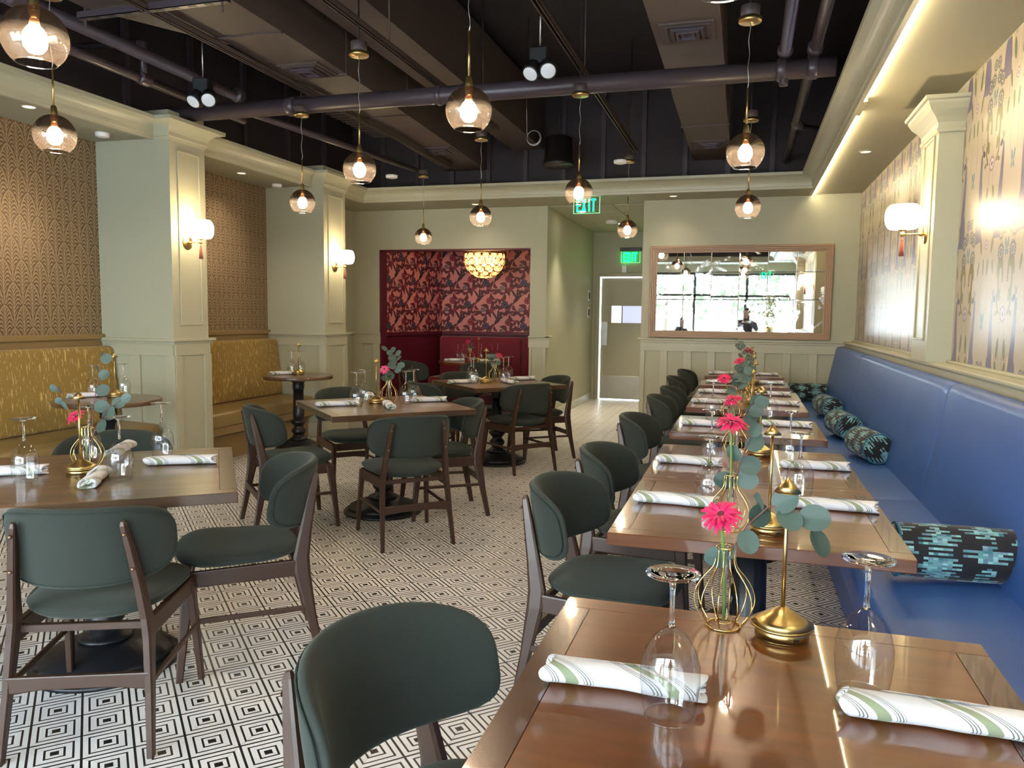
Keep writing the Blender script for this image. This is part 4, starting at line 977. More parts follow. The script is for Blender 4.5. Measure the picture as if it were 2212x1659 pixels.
def mustard(y0, y1, lb):
    t_ = empty('mustard_bench', (0, 0, 0), 0, lb, 'bench')
    MB().box((XL+.02, y0, 0), (-4.68, y1, .26)).build('plinth', M_mustardp, t_)
    MB().bbox((XL+.02, y0, .255), (-4.595, y1, .325), .004).build('front_board', M_mustardp, t_)
    prism(rounded([(-5.15, .325, .01), (-5.15, .48, .02), (-4.60, .465, .06), (-4.59, .325, .02)]), y0+.002, y1-.002, 'seat_cushion', M_mustardv, t_, rnd=.03)
    prism(rounded([(-5.16, .46, .01), (-5.16, 1.10, .03), (-5.06, 1.105, .05), (-5.0, .48, .03)], k=7), y0+.002, y1-.002, 'back_cushion', M_streak, t_, rnd=.04)
    return t_
mustard(1.2, COLS[0][0]-.022, 'mustard bench with streaked back, left of the near column'); mustard(COLS[0][1]+.022, COLS[1][0]-.022, 'mustard bench with streaked back, between the two columns')
cb = empty('crimson_bench', (0, 0, 0), 0, 'crimson velvet booth bench inside the alcove', 'bench')
MB().box((-4.3, 10.75, 0), (-2.68, 11.20, .30)).build('base_panel', M_plum, cb)
for x0, x1 in ((-4.47, -3.15), (-3.15, -2.66)):
    MB().bbox((x0+.003, 10.62, .30), (x1-.003, 11.12, .47), .03).build('seat_cushion', M_velvet, cb); MB().bbox((x0+.003, 11.08, .45), (x1-.003, 11.23, 1.06), .03).build('back_cushion', M_velvet, cb)

# bolsters
def make_bolster(r=.095, L=.40):
    t_ = empty('bolster_cushion', (0, 0, 0))
    prof = [(.0005, -L/2-.012), (r*.6, -L/2-.008), (r*.93, -L/2+.001), (r, -L/2+.014)]+[(r*(1+.03*math.sin(PI*k/8)), -L/2+.014+(L-.028)*k/8) for k in range(1, 8)]+[(r, L/2-.014), (r*.93, L/2-.001), (r*.6, L/2+.008), (.0005, L/2+.012)]
    MB().lathe(prof, 36, mtx=Matrix.Rotation(PI/2, 4, 'Y')).build('cover', M_pixel, t_)
    for sg in (-1, 1): MB().tube([(sg*(L/2-.006), r*1.0*math.cos(a), r*1.0*math.sin(a)) for a in [2*PI*i/36 for i in range(36)]], .0045, 6, closed=True).build('piping', M_tealpipe, t_)
    return t_
bo = make_bolster(); bo.location = (.745, 3.05, .572); bo.rotation_euler = (.4, 0, .06); tag(bo, 'pixel-patterned bolster cushion nearest the viewer, lying across the blue bench', 'cushion', 'pixel-patterned bolster cushions')
for x, y, rz, rx, lb in ((.815, 5.56, 1.74, .9, 'second bolster cushion from the viewer, its round end facing the room'), (.77, 6.55, 1.72, 2.2, 'third bolster cushion from the viewer, leaning on the blue backrest'), (.78, 7.88, 1.72, .3, 'fourth bolster cushion from the viewer, leaning on the blue backrest')):
    c = dup(bo, (x, y, .572), None, lb); c.rotation_euler = (rx, 0, rz)
c = dup(bo, (.70, 9.30, .572), None, 'farthest bolster cushion, lying across the blue bench at the back wall'); c.rotation_euler = (2.5, 0, .02)

# ------------------------------------------------------------------ chairs
M_screw = mat('bronze_screw', (.22, .12, .07), .35, metal=.8)[0]
def make_chair():
    t_ = empty('dining_chair', (0, 0, 0)); yb, R, HZ = -.272, .268, .667
    def fs(x, y, t):
        k = 1+.10*(y/.235); return (x*k, y*1.0+.02, .445+t+.014*(x/.25)**2-.012*math.exp(-((y+.02)/.15)**2)*(1 if t > 0 else 0))
    MB().pillow(.236, .236, .036, .046, n=3.0, R=8, seg=44, f=fs, k=4).build('seat', M_green, t_)
    def fb(s, z, t):
        ph = s/R; zz = z-.020*(s/.33)**2*(.25+.75*math.tanh(z/.09)); lean = .17
        return ((R-t)*math.sin(ph), yb+R-(R-t)*math.cos(ph)-.18*zz+.006, HZ+zz)
    bk = MB().pillow(.332, .133, .021, .021, n=3.8, R=9, seg=64, f=fb, k=6).build('backrest', M_green, t_)
    pts = []
    for i in range(72):
        th = 2*PI*i/72; c_, q = math.cos(th), math.sin(th); w = (abs(c_)**3.8+abs(q)**3.8)**(-1/3.8); pts.append(fb(.317*c_*w, .119*q*w, -.0155))
    MB().tube(pts, .0028, 6, closed=True).build('piping', M_piping, bk)
    for sg in (-1, 1):
        secs = [((sg*.222, -.285, 0), (.0105, 0, 0), (0, .015, 0)), ((sg*.212, -.245, .20), (.0125, 0, 0), (0, .0205, .002)), ((sg*.203, -.215, .37), (.014, 0, 0), (0, .031, .003)),
                ((sg*.197, -.212, .43), (.014, 0, 0), (0, .031, 0)), ((sg*.186, -.232, .54), (.013, 0, 0), (0, .023, .004)), ((sg*.168, -.262, .68), (.0115, 0, 0), (0, .0155, .004)), ((sg*.158, -.2775, .745), (.009, 0, 0), (0, .011, .003)), ((sg*.157, -.279, .757), (.005, 0, 0), (0, .006, .002))]
        lg = MB().bar(secs, .35).build('rear_leg', M_chairwood, t_)
        for zz, yy in ((.715, -.287), (.60, -.267)):
            MB().lathe([(.0065, 0), (.006, .002), (.003, .0042), (.0003, .005)], 10, c=(0, 0, 0), mtx=Matrix.Translation((sg*(.163 if zz > .65 else .178), yy, zz)) @ Matrix.Rotation(PI/2+.15, 4, 'X')).build('screw', M_screw, lg)
        MB().bar([((sg*.235, .245, 0), (.010, 0, 0), (0, .013, 0)), ((sg*.224, .222, .22), (.013, 0, 0), (0, .019, 0)), ((sg*.214, .200, .405), (.015, 0, 0), (0, .028, 0))], .3).build('front_leg', M_chairwood, t_)
        MB().bar([((sg*.230, .228, .225), (.006, 0, 0), (0, 0, .010)), ((sg*.216, -.235, .225), (.006, 0, 0), (0, 0, .010))], .4).build('side_stretcher', M_chairwood_h, t_)
    b = MB()
    for sg in (-1, 1): b.bar([((sg*.214, .20, .385), (.0105, 0, 0), (0, 0, .030)), ((sg*.200, -.205, .388), (.0105, 0, 0), (0, 0, .032))], .15)
    b.bar([((-.214, .205, .388), (0, .0105, 0), (0, 0, .026)), ((.214, .205, .388), (0, .0105, 0), (0, 0, .026))], .15).bar([((-.20, -.190, .395), (0, .0105, 0), (0, 0, .012)), ((.20, -.190, .395), (0, .0105, 0), (0, 0, .012))], .15)
    b.build('seat_frame', M_chairwood_h, t_)
    MB().bar([((-.212, -.250, .235), (0, .009, 0), (0, 0, .027)), ((-.1, -.255, .243), (0, .009, 0), (0, 0, .021)), ((.1, -.255, .243), (0, .009, 0), (0, 0, .021)), ((.212, -.250, .235), (0, .009, 0), (0, 0, .027))], .15).build('rear_stretcher', M_chairwood_h, t_)
    return t_
chair = make_chair(); first = [True]
def place_chair(x, y, hx, hy, lb, grp='green upholstered dining chairs'):
    rz = math.atan2(-hx, hy)
    if first[0]:
        first[0] = False; chair.location = (x, y, 0); chair.rotation_euler = (0, 0, rz); tag(chair, lb, 'chair', grp); return chair
    return dup(chair, (x, y, 0), rz, lb)
ROW = [(-.455, 1.265, 1, -.24, 'green chair at the nearest right-hand table, cut by the bottom edge'), (-.435, 2.76, 1, -.12, 'green chair pulled up to the second right-hand table, nearer of its two'), (-.41, 3.54, 1, -.08, 'green chair at the pushed-together second and third tables, farther of the two'),
       (-.42, 4.78, 1, -.05, 'green chair at the fourth right-hand table, alone on the left side'), (-.40, 6.02, 1, 0, 'fifth green chair along the right row of tables, pale leg showing'), (-.38, 6.80, 1, 0, 'sixth green chair along the right row of tables'),
       (-.44, 8.02, 1, 0, 'seventh green chair along the right row, nearly farthest'), (-.42, 9.10, 1, .0, 'farthest green chair along the right row, by the panelled back wall')]
for a in ROW: place_chair(*a)
def unit(x, y): L = math.hypot(x, y); return x/L, y/L
for x, y, hx, hy, lb in (
    (-2.06, 2.09, -.40, .917, 'green chair at the lower left, its back to the viewer under the left square table'),
    (-1.95, 2.69, -.79, -.613, 'green chair seen side-on, right of the left square table'),
    (-2.84, 2.93, .61, -.79, 'green chair behind the left square table, only its back top showing'),
    (-2.92, 2.00, .79, .61, 'green chair left of the left square table, cut by the left edge'),
    (-2.015, 4.42, -.67, .742, 'green chair with its back to the viewer at the middle square table'),
    (-2.03, 5.08, -.82, -.57, 'green chair seen side-on, right of the middle square table'),
    (-2.86, 4.48, .70, .71, 'green chair at the left side of the middle square table, beside the side-on one'),
    (-2.93, 5.45, .74, -.67, 'green chair behind the middle square table, its top edge before the far column'),
    (-1.95, 6.77, -.76, .65, 'green chair with its back to the viewer at the far square table'),
    (-1.92, 7.42, -.80, -.60, 'green chair seen side-on, right of the far square table, by the corridor'),
    (-2.62, 6.55, .70, .71, 'green chair at the left front of the far square table'),
    (-2.68, 7.42, .74, -.67, 'green chair behind the far square table, before the crimson bench'),
    (-4.02, 9.42, .55, .84, 'green chair at the alcove table, left one'), (-3.25, 9.42, -.45, .89, 'green chair at the alcove table, right one')):
    place_chair(x, y, hx, hy, lb)

# ------------------------------------------------------------------ tables
def pedestal(parent, r=.275, h=.715, ornate=True):
    rib = (lambda a, z: 1+.030*math.sin(a*22+z*90)) if ornate else None
    MB().lathe([(r, 0), (r, .012), (r*.985, .016), (r*.95, .018), (r*.94, .026), (r*.90, .028)], 48).lathe([(r*.90, .028), (r*.86, .045), (r*.70, .068), (r*.50, .090), (r*.36, .100)], 66, rmod=rib).lathe([(r*.36, .100), (r*.37, .112), (r*.31, .118), (.060, .130), (.052, .16)], 32).build('base', M_iron, parent)
    MB().lathe([(.055, .16), (.070, .175), (.074, .195), (.062, .212), (.048, .225), (.046, .24), (.060, .255), (.078, .275), (.082, .29), (.070, .30), (.056, .305), (.052, .33)], 32).build('turned_collar', M_iron, parent)
    MB().lathe([(.052, .33), (.056, .34), (.058, .36), (.053, .38), (.049, h-.10)], 40, rmod=lambda a, z: 1+.045*math.cos(a*14) if z > .37 else 1).lathe([(.052, h-.10), (.060, h-.092), (.056, h-.075), (.060, h-.06), (.056, h-.04), (.075, h-.01), (.085, h)], 28).build('column', M_iron, parent)
    b = MB().bbox((-.22, -.025, h), (.22, .025, h+.008), .002).bbox((-.025, -.22, h), (.025, .22, h+.008), .002); b.build('top_bracket', M_iron, parent)
TH = .760
def square_table(x, y, rz, w, d, m, me, lb, grp, name='square_table', band=.06):
    t_ = empty(name, (x, y, 0), rz, lb, 'table', grp)
    MB().bbox((-w/2+band, -d/2+band, TH-.036), (w/2-band, d/2-band, TH), .0006).build('tabletop', m, t_)
    mb = [((-w/2, -d/2), (w/2, -d/2+band)), ((-w/2, d/2-band), (w/2, d/2)), ((-w/2, -d/2+band), (-w/2+band, d/2-band)), ((w/2-band, -d/2+band), (w/2, d/2-band))]
    for i, (p, q) in enumerate(mb):
        o = MB().bbox((p[0]+.0004, p[1]+.0004, TH-.038), (q[0]-.0004, q[1]-.0004, TH+.0002), .0022).build('edge_band', (me if i > 1 else m), t_)
    pedestal(t_, .275 if w > .9 else .22); return t_
G2 = 'glossy two-seat tables along the blue bench'
for x, y, d, lb in ((.055, 1.275, .84, 'nearest glossy brown table, at the bottom of the picture'), (.048, 2.668, .842, 'second glossy table from the viewer, pushed against the third'), (.046, 3.512, .842, 'third glossy table from the viewer, pushed against the second'),
                    (.030, 4.745, .79, 'fourth glossy table along the blue bench, standing alone'), (.030, 5.975, .72, 'fifth glossy table, pushed against the sixth'), (.032, 6.70, .72, 'sixth glossy table, pushed against the fifth'),
                    (.010, 7.83, .66, 'seventh glossy table, last but one along the blue bench'), (.010, 9.05, .66, 'eighth glossy table, by the panelled back wall')):
    square_table(x, y, 0, .835 if y < 4 else .82, d, M_tabler, M_tabler_edge, lb, G2, 'bench_table')
SQ = [(-2.40, 2.42, math.radians(37.5), .99, 'square brown oak table at the left, nearest of three'), (-2.415, 4.94, math.radians(45), .985, 'square brown oak table in the middle of the room'), (-2.22, 6.985, math.radians(46), .95, 'square brown oak table farthest back, before the alcove')]
for x, y, rz, w, lb in SQ: square_table(x, y, rz, w, w, M_tablel, M_tablel_edge, lb, 'square four-seat oak tables')
def round_table(x, y, r, lb, m=M_tablel):
    t_ = empty('round_table', (x, y, 0), .5, lb, 'table', 'round pedestal tables')
    MB().lathe([(r-.004, TH-.036), (r, TH-.032), (r, TH-.004), (r-.004, TH)], 72).build('tabletop', m, t_); pedestal(t_, .24); return t_
round_table(-4.40, 4.53, .36, 'round brown table before the mustard bench left of the near column'); round_table(-4.35, 6.96, .345, 'round brown table before the mustard bench between the columns'); round_table(-3.55, 10.12, .50, 'round brown table in the crimson alcove', M_tabler)

# ------------------------------------------------------------------ things on the tables
def make_glass():
    t_ = empty('wine_glass', (0, 0, 0))
    MB().lathe([(.0395, 0), (.0402, .002), (.0445, .030), (.0475, .060), (.0470, .085), (.0405, .110), (.028, .130), (.014, .142), (.0065, .148)], 40, cap=False).build('bowl', M_clear, t_)
    MB().lathe([(.0065, .148), (.0046, .158), (.0040, .180), (.0042, .205), (.0060, .222), (.012, .229)], 16).build('stem', M_solid, t_)
    MB().lathe([(.012, .229), (.028, .2325), (.0425, .2335), (.0435, .2350), (.0425, .2362), (.020, .2368), (.0005, .2368)], 36).build('foot', M_solid, t_)
    MB().tube([(.0395*math.cos(a), .0395*math.sin(a), .0008) for a in [2*PI*i/36 for i in range(36)]], .0009, 5, closed=True).build('rim', M_clear, t_)
    return t_
def make_lamp():
    t_ = empty('table_lamp', (0, 0, 0))
    MB().lathe([(.050, 0), (.052, .002)], 40).lathe([(.052, .002), (.052, .0235)], 40).build('base', M_brass, t_)
    MB().lathe([(.0605, .0235), (.0615, .0245), (.0615, .0270), (.0605, .0280)], 40).lathe([(.0605, .0281), (.045, .0375), (.025, .0500), (.0065, .0615)], 40).build('base_cone', M_brass, t_)
    MB().lathe([(.0042, .060), (.0042, .298)], 12).build('pole', M_brass, t_)
    MB().lathe([(.0255, .2945), (.026, .2955)], 34).lathe([(.026, .2956), (.013, .3105), (.0005, .3255)], 34).build('shade', M_brass, t_)
    MB().box((-.006, -.053, .008), (.006, -.0515, .013)).build('charging_port', M_black, t_)
    return t_
def make_vase():
    t_ = empty('wire_vase', (0, 0, 0)); prof = []
    key = [(.034, .003), (.050, .022), (.060, .045), (.062, .062), (.056, .085), (.040, .108), (.024, .125), (.0195, .140), (.019, .168)]
    for i in range(len(key)-1):
        for q in range(3): u = q/3; prof.append((key[i][0]*(1-u)+key[i+1][0]*u, key[i][1]*(1-u)+key[i+1][1]*u))
    prof.append(key[-1])
    for _ in range(2): prof = [prof[0]]+[((prof[i-1][0]+2*prof[i][0]+prof[i+1][0])/4, (prof[i-1][1]+2*prof[i][1]+prof[i+1][1])/4) for i in range(1, len(prof)-1)]+[prof[-1]]
    for k in range(10):
        a = 2*PI*k/10; MB().tube([(r*math.cos(a), r*math.sin(a), z) for r, z in prof], .0013, 6).build('wire', M_gold, t_)
    for r, z, nm, w in ((.034, .002, 'base_ring', .0018), (.019, .168, 'neck_ring', .0013), (.0155, .010, 'inner_ring', .001)): MB().tube([(r*math.cos(a), r*math.sin(a), z) for a in [2*PI*i/30 for i in range(30)]], w, 6, closed=True).build(nm, M_gold, t_)
    MB().lathe([(.0005, .012), (.010, .014), (.0128, .022), (.0128, .172)], 18, cap=False).build('glass_tube', M_clear, t_)
    return t_
def make_napkin(seed):
    rn = random.Random(seed); L, W, H = .265, .032, .0180; nx, na = 30, 26; vs = []; fs = []
    p1, p2, p3 = rn.random()*6, rn.random()*6, rn.random()*6
    for i in range(nx+1):
        x = -L/2+L*i/nx; e = min(i, nx-i)/nx
        wv = 1+.07*math.sin(x*30+p1)+.05*math.sin(x*61+p2); sx = .004*math.sin(x*17+p3)
        for k in range(na):
            a = 2*PI*k/na; c_, s_ = math.cos(a), math.sin(a); r1 = W*wv*math.copysign(abs(c_)**.85, c_)+sx; r2 = H*(1+.10*math.sin(a*3+x*40+p2)*(.6 if s_ > 0 else 0))*math.copysign(abs(s_)**.8, s_)
            vs.append((x+.010*math.sin(a*2+p1)*(1 if e < .02 else 0), r1, max(.0005, H+r2)))
    for i in range(nx):
        for k in range(na): j = (k+1) % na; fs.append((i*na+k, (i+1)*na+k, (i+1)*na+j, i*na+j))
    b = len(vs)
    for i0, sg in ((0, 1), (nx, -1)):          # open rolled ends: sunken spiral
        ring = [vs[i0*na+k] for k in range(na)]; c0 = len(vs)
        for sc_, dx in ((.72, .001), (.66, .012), (.40, .010), (.34, .003), (.1, .004)):
            for k in range(na): q = ring[k]; vs.append((q[0]+sg*dx, q[1]*sc_, H+(q[2]-H)*sc_))
        prev = i0*na
        for w in range(5):
            cur = c0+w*na
            for k in range(na):
                j = (k+1) % na; q = (prev+k, prev+j, cur+j, cur+k); fs.append(q if sg > 0 else q[::-1])
            prev = cur
        fs.append(tuple(prev+k for k in range(na)))
    mb = MB().add(vs, fs, True); t_ = empty('rolled_napkin', (0, 0, 0))
    mb.build('roll', M_napkin, t_)
    # the loose outer flap
    v2 = []; n2 = 12
    for i in range(n2+1):
        x = -L*.30+L*.55*i/n2; k = .2+.8*math.sin(PI*i/n2)
        for q in range(5): u = q/4; v2.append((x+.02*u, W*(.20+1.0*u*k)+.002, 2*H*1.06-(2*H*.95)*(max(0, u*k-.1))**1.7))
    MB().add(v2, [(i*5+q, (i+1)*5+q, (i+1)*5+q+1, i*5+q+1) for i in range(n2) for q in range(4)], True).build('loose_fold', M_napkin, t_)
    return t_
used = {}
def once(key, maker, x, y, rz, lb, cat, grp, *a):
    if key not in used:
        t_ = maker(*a); used[key] = t_; t_.location = (x, y, TH+.0006); t_.rotation_euler = (0, 0, rz); tag(t_, lb, cat, grp); return t_
    return dup(used[key], (x, y, TH+.0006), rz, lb)
def glass(x, y, lb): return once('g', make_glass, x, y, random.random()*6, lb, 'wine glass', 'upturned wine glasses')
def lamp(x, y, lb): return once('l', make_lamp, x, y, .5, lb, 'table lamp', 'small brass table lamps')
def vase(x, y, lb): return once('v', make_vase, x, y, .2+x*3, lb, 'vase', 'gold wire bud vases')
def napkin(x0, y0, x1, y1, lb, k=0): return once('n%d' % k, make_napkin, (x0+x1)/2, (y0+y1)/2, math.atan2(y1-y0, x1-x0), lb, 'napkin', 'rolled striped napkins', k)
def petal_mesh():
    vs = []; fs = []
    for i in range(7):
        u = i/6; w = .0050*(.35+.65*math.sin(PI*min(1, u*.62+.28)))*(1 if u < .9 else .62)
        for s_ in (-1, 0, 1): vs.append((.007+.036*u, s_*w, .004*math.sin(PI*u)-(.0015 if s_ == 0 else 0)-.004*u*u))
    for i in range(6):
        for q in range(2): fs.append((i*3+q, (i+1)*3+q, (i+1)*3+q+1, i*3+q+1))
    return MB().add(vs, fs, True)
PET = {}
def gerbera(x, y, z0, dx, dy, ztop, tilt, tz, lb, pale=False, sc_=1.0, near=True):
    """stem rises from the vase at z0 to the head at x+dx, y+dy, ztop; tilt of the head towards heading tz"""
    t_ = empty('gerbera', (x, y, z0), 0, lb, 'flower', 'pink gerberas'); h = ztop-z0
    pts = [(0, 0, 0)]+[(dx*u**2, dy*u**2, h*u) for u in (.2, .4, .55, .7, .85, .95, 1)]
    MB().tube(pts, .0032, 8).build('stem', M_stem, t_)
    hd = MB().lathe([(.0005, .003), (.005, .0045), (.008, .002), (.009, -.001), (.006, -.006), (.0035, -.010)], 16).build('flower_eye', M_eye, t_, loc=(dx, dy, h)); hd.rotation_euler = Euler((0, tilt, tz), 'XYZ')
    R0 = Euler((0, tilt, tz), 'XYZ').to_matrix(); rn = random.Random(int(x*997+y*131))
    mp = M_petal2 if pale else M_petal
    if near:
        key = 'p' if pale else 'm'
        for ring, (n, s_, el) in enumerate(((23, 1.0, .08), (16, .76, -.30))):
            for k in range(n):
                a = 2*PI*(k+.4*ring)/n+rn.uniform(-.08, .08); e = (R0 @ Euler((rn.uniform(-.3, .3), el+rn.uniform(-.16, .16), a), 'XYZ').to_matrix()).to_euler(); s2 = s_*sc_*rn.uniform(.9, 1.06)
                if key not in PET: PET[key] = petal_mesh().build('petal', mp, t_, loc=(dx, dy, h)); PET[key].rotation_euler = e; PET[key].scale = (s2,)*3
                else: put('petal', PET[key], t_, (dx, dy, h), e, (s2,)*3)
    else:
        b = MB(); pm = petal_mesh()
        for ring, (n, s_, el) in enumerate(((16, 1.0, .05), (11, .72, -.35))):
            for k in range(n):
                a = 2*PI*(k+.4*ring)/n; mt = (R0 @ Euler((rn.uniform(-.3, .3), el+rn.uniform(-.12, .12), a), 'XYZ').to_matrix() @ Matrix.Diagonal((s_*sc_,)*3)).to_4x4(); b.add(pm.v, pm.f, True, mt)
        b.build('petals', mp, t_, loc=(dx, dy, h))
    return t_
def leaf_mesh():
    vs = [(.0, 0, 0)]; n = 18
    for q in (.5, 1.):
        for k in range(n):
            a = 2*PI*k/n; r = .021*(1+.06*math.cos(2*a)-(.05*math.cos(a))); vs.append((.021+r*q*math.cos(a), r*.98*q*math.sin(a), .0025*q*q*abs(math.sin(a))-.0015*(q if abs(math.sin(a)) < .1 else 0)))
    vs[0] = (.021, 0, -.0008); fs = [(0, 1+k, 1+(k+1) % n) for k in range(n)]+[(1+k, 1+n+k, 1+n+(k+1) % n, 1+(k+1) % n) for k in range(n)]
    return MB().add(vs, fs, True)
LEAF = []
def eucalyptus(x, y, z0, pts, leaves, lb, scale=1.):
    """pts: stem curve relative to the base; leaves: (index along stem 0..1, heading, pitch, roll, size)"""
    t_ = empty('eucalyptus_sprig', (x, y, z0), 0, lb, 'leaf sprig', 'eucalyptus sprigs')
    P_ = [Vector(p) for p in pts]
    def at(u): f = u*(len(P_)-1); i = min(int(f), len(P_)-2); return P_[i].lerp(P_[i+1], f-i)
    MB().tube([at(k/20) for k in range(21)], lambda u: .0018*(1-.6*u)+.0004, 6).build('twig', M_twig, t_)
    for u, hd, pt_, rl, sz in leaves:
        e = Euler((rl, pt_, hd), 'XYZ'); c = at(u)+e.to_matrix() @ Vector((.003, 0, 0))
        if not LEAF: o = leaf_mesh().build('leaf', M_leaf, t_, loc=c); LEAF.append(o)
        else: o = put('leaf', LEAF[0], t_, c)
        o.rotation_euler = e; o.scale = (sz*scale,)*3
    return t_
def auto_leaves(seed, n, s0=.85, s1=1.25, u0=.3, face=-1.57):
    rn = random.Random(seed); out = []
    for k in range(n):
        u = u0+(1-u0)*(k+.5)/n; sd = 1 if k % 2 else -1
        out.append((u, face+sd*rn.uniform(.9, 1.8), rn.uniform(-.6, .3), rn.uniform(.7, 1.5)*sd, rn.uniform(s0, s1)*(1.1-.35*u)))
    return out
def setting(tbl, gl, lp, vs, nk, fl=None, eu=None):
    for i, (x, y, w) in enumerate(gl): glass(x, y, 'upturned wine glass, %s %s' % (w, tbl))
    for x, y in lp: lamp(x, y, 'small brass table lamp on %s' % tbl)
    for x, y in vs: vase(x, y, 'gold wire bud vase on %s' % tbl)
    for i, (a, b, c, d, w) in enumerate(nk): napkin(a, b, c, d, 'rolled white striped napkin, %s %s' % (w, tbl), (i+int(abs(a)*10)) % 3)
setting('the nearest glossy table', [(-.094, 1.222, 'left one on'), (.216, 1.404, 'right one on')], [(.094, 1.612)], [(-.020, 1.628)], [(-.306, 1.290, -.052, 1.300, 'left one on'), (.180, 1.330, .44, 1.320, 'right one on')])
setting('the second glossy table', [(-.097, 2.695, 'left one on'), (.207, 2.905, 'right one on')], [(.091, 2.404)], [(-.022, 2.395)], [(-.335, 2.667, -.075, 2.665, 'left one on'), (.175, 2.765, .436, 2.762, 'right one on')])
setting('the third glossy table', [(-.122, 3.488, 'left one on'), (.208, 3.56, 'right one on')], [(.087, 3.744)], [(-.02, 3.70)], [(-.337, 3.432, -.08, 3.425, 'left one on'), (.177, 3.488, .436, 3.497, 'right one on')])
setting('the fourth glossy table', [(-.175, 5.03, 'left one on'), (.17, 5.07, 'right one on')], [(.058, 5.02)], [(-.06, 4.98)], [(-.33, 4.68, -.07, 4.68, 'left one on'), (.13, 4.83, .39, 4.80, 'right one on')])
setting('the fifth glossy table', [], [(.085, 5.98)], [(.0, 5.94)], [(-.348, 5.93, -.09, 5.93, 'left one on'), (.14, 6.03, .395, 5.99, 'right one on')])
setting('the sixth glossy table', [], [(.084, 6.95)], [(.0, 6.90)], [(-.345, 6.74, -.09, 6.75, 'left one on'), (.115, 6.72, .375, 6.71, 'right one on')])
setting('the seventh glossy table', [], [(.095, 7.82)], [(.01, 7.78)], [(-.325, 7.80, -.07, 7.80, 'left one on'), (.12, 7.86, .37, 7.87, 'right one on')])
setting('the eighth glossy table', [], [(.09, 9.1)], [], [(-.36, 9.02, -.11, 9.05, 'left one on'), (.12, 9.03, .363, 9.05, 'right one on')])
setting('the left square table', [(-2.555, 2.225, 'left one on'), (-2.270, 2.385, 'middle one on'), (-2.445, 2.812, 'far right one on'), (-2.66, 2.63, 'one behind the vase on')], [(-2.463, 2.39)], [(-2.54, 2.50)],
        [(-2.355, 2.625, -2.125, 2.745, 'far right one on'), (-2.235, 2.19, -2.375, 2.41, 'near one on'), (-2.81, 2.20, -2.60, 2.355, 'left one on'), (-2.62, 2.71, -2.73, 2.93, 'far one on')])
setting('the middle square table', [(-2.535, 4.78, 'left front one on'), (-2.585, 5.00, 'left rear one on'), (-2.275, 5.02, 'right front one on'), (-2.29, 5.19, 'right rear one on')], [(-2.482, 4.975)], [(-2.43, 5.07)],
        [(-2.76, 4.66, -2.575, 4.83, 'left one on'), (-2.24, 4.70, -2.37, 4.92, 'near one on'), (-2.285, 5.14, -2.09, 5.30, 'right one on'), (-2.62, 5.16, -2.74, 5.38, 'far one on')])
setting('the far square table', [(-2.45, 6.88, 'left rear one on'), (-2.38, 6.75, 'left front one on'), (-2.17, 7.01, 'right front one on'), (-2.175, 7.19, 'right rear one on')], [(-2.305, 6.89)], [(-2.27, 7.04)],
        [(-2.58, 6.665, -2.41, 6.84, 'left one on'), (-2.02, 6.86, -2.17, 7.02, 'near one on'), (-2.155, 7.26, -2.0, 7.40, 'right one on'), (-2.44, 7.06, -2.56, 7.26, 'far one on')])
setting('the round table left of the near column', [(-4.50, 4.79, 'right one on'), (-4.60, 4.60, 'left one on')], [(-4.42, 4.62)], [], [(-4.66, 4.44, -4.55, 4.66, 'only one on')])
setting('the round table between the columns', [(-4.50, 7.08, 'left one on'), (-4.47, 7.20, 'right one on')], [(-4.375, 7.01)], [], [(-4.60, 6.85, -4.43, 7.04, 'only one on')])
setting('the alcove table', [(-3.83, 10.20, 'far left one on'), (-3.72, 10.12, 'second one from the left on'), (-3.53, 10.33, 'one behind the vase on'), (-3.36, 10.30, 'second one from the right on'), (-3.30, 10.36, 'far right one on')], [(-3.50, 10.14)], [(-3.64, 10.18)],
        [(-3.90, 9.88, -3.66, 10.0, 'left one on'), (-3.42, 9.98, -3.18, 10.08, 'right one on')])
# flowers
gerbera(-.020, 1.628, TH+.015, -.012, -.030, 1.003, .62, -1.9, 'magenta gerbera in the vase on the nearest glossy table')
gerbera(-.022, 2.395, TH+.015, -.006, -.010, 1.090, .32, -1.4, 'magenta gerbera in the vase on the second glossy table', sc_=1.12)
gerbera(-.02, 3.70, TH+.015, -.02, -.02, 1.025, .45, -2.2, 'magenta gerbera in the vase on the third glossy table', sc_=1.05)
gerbera(-.06, 4.98, TH+.015, -.05, -.03, 1.025, .75, -1.7, 'magenta gerbera in the vase on the fourth glossy table', sc_=1.05)
gerbera(.0, 5.94, TH+.015, -.03, -.02, 1.085, .7, -2.2, 'magenta gerbera in the vase on the fifth glossy table', near=False)
gerbera(.0, 6.90, TH+.015, .05, -.02, 1.125, .6, .4, 'magenta gerbera in the vase on the sixth glossy table', near=False)
gerbera(.01, 7.78, TH+.015, .02, -.02, 1.08, .6, .9, 'magenta gerbera in the vase on the seventh glossy table', near=False)
gerbera(-2.54, 2.50, TH+.015, -.035, -.02, .975, .62, -1.9, 'magenta gerbera in the vase on the left square table')
gerbera(-2.43, 5.07, TH+.015, -.035, .0, 1.000, .75, -1.5, 'pale pink gerbera in the vase on the middle square table', pale=True, near=False)
gerbera(-2.27, 7.04, TH+.015, .05, .0, 1.01, .9, -.4, 'pink gerbera in the vase on the far square table', near=False)
gerbera(-3.64, 10.18, TH+.015, -.04, .0, 1.02, .8, -1.8, 'small crimson gerbera in the vase on the alcove table', near=False)
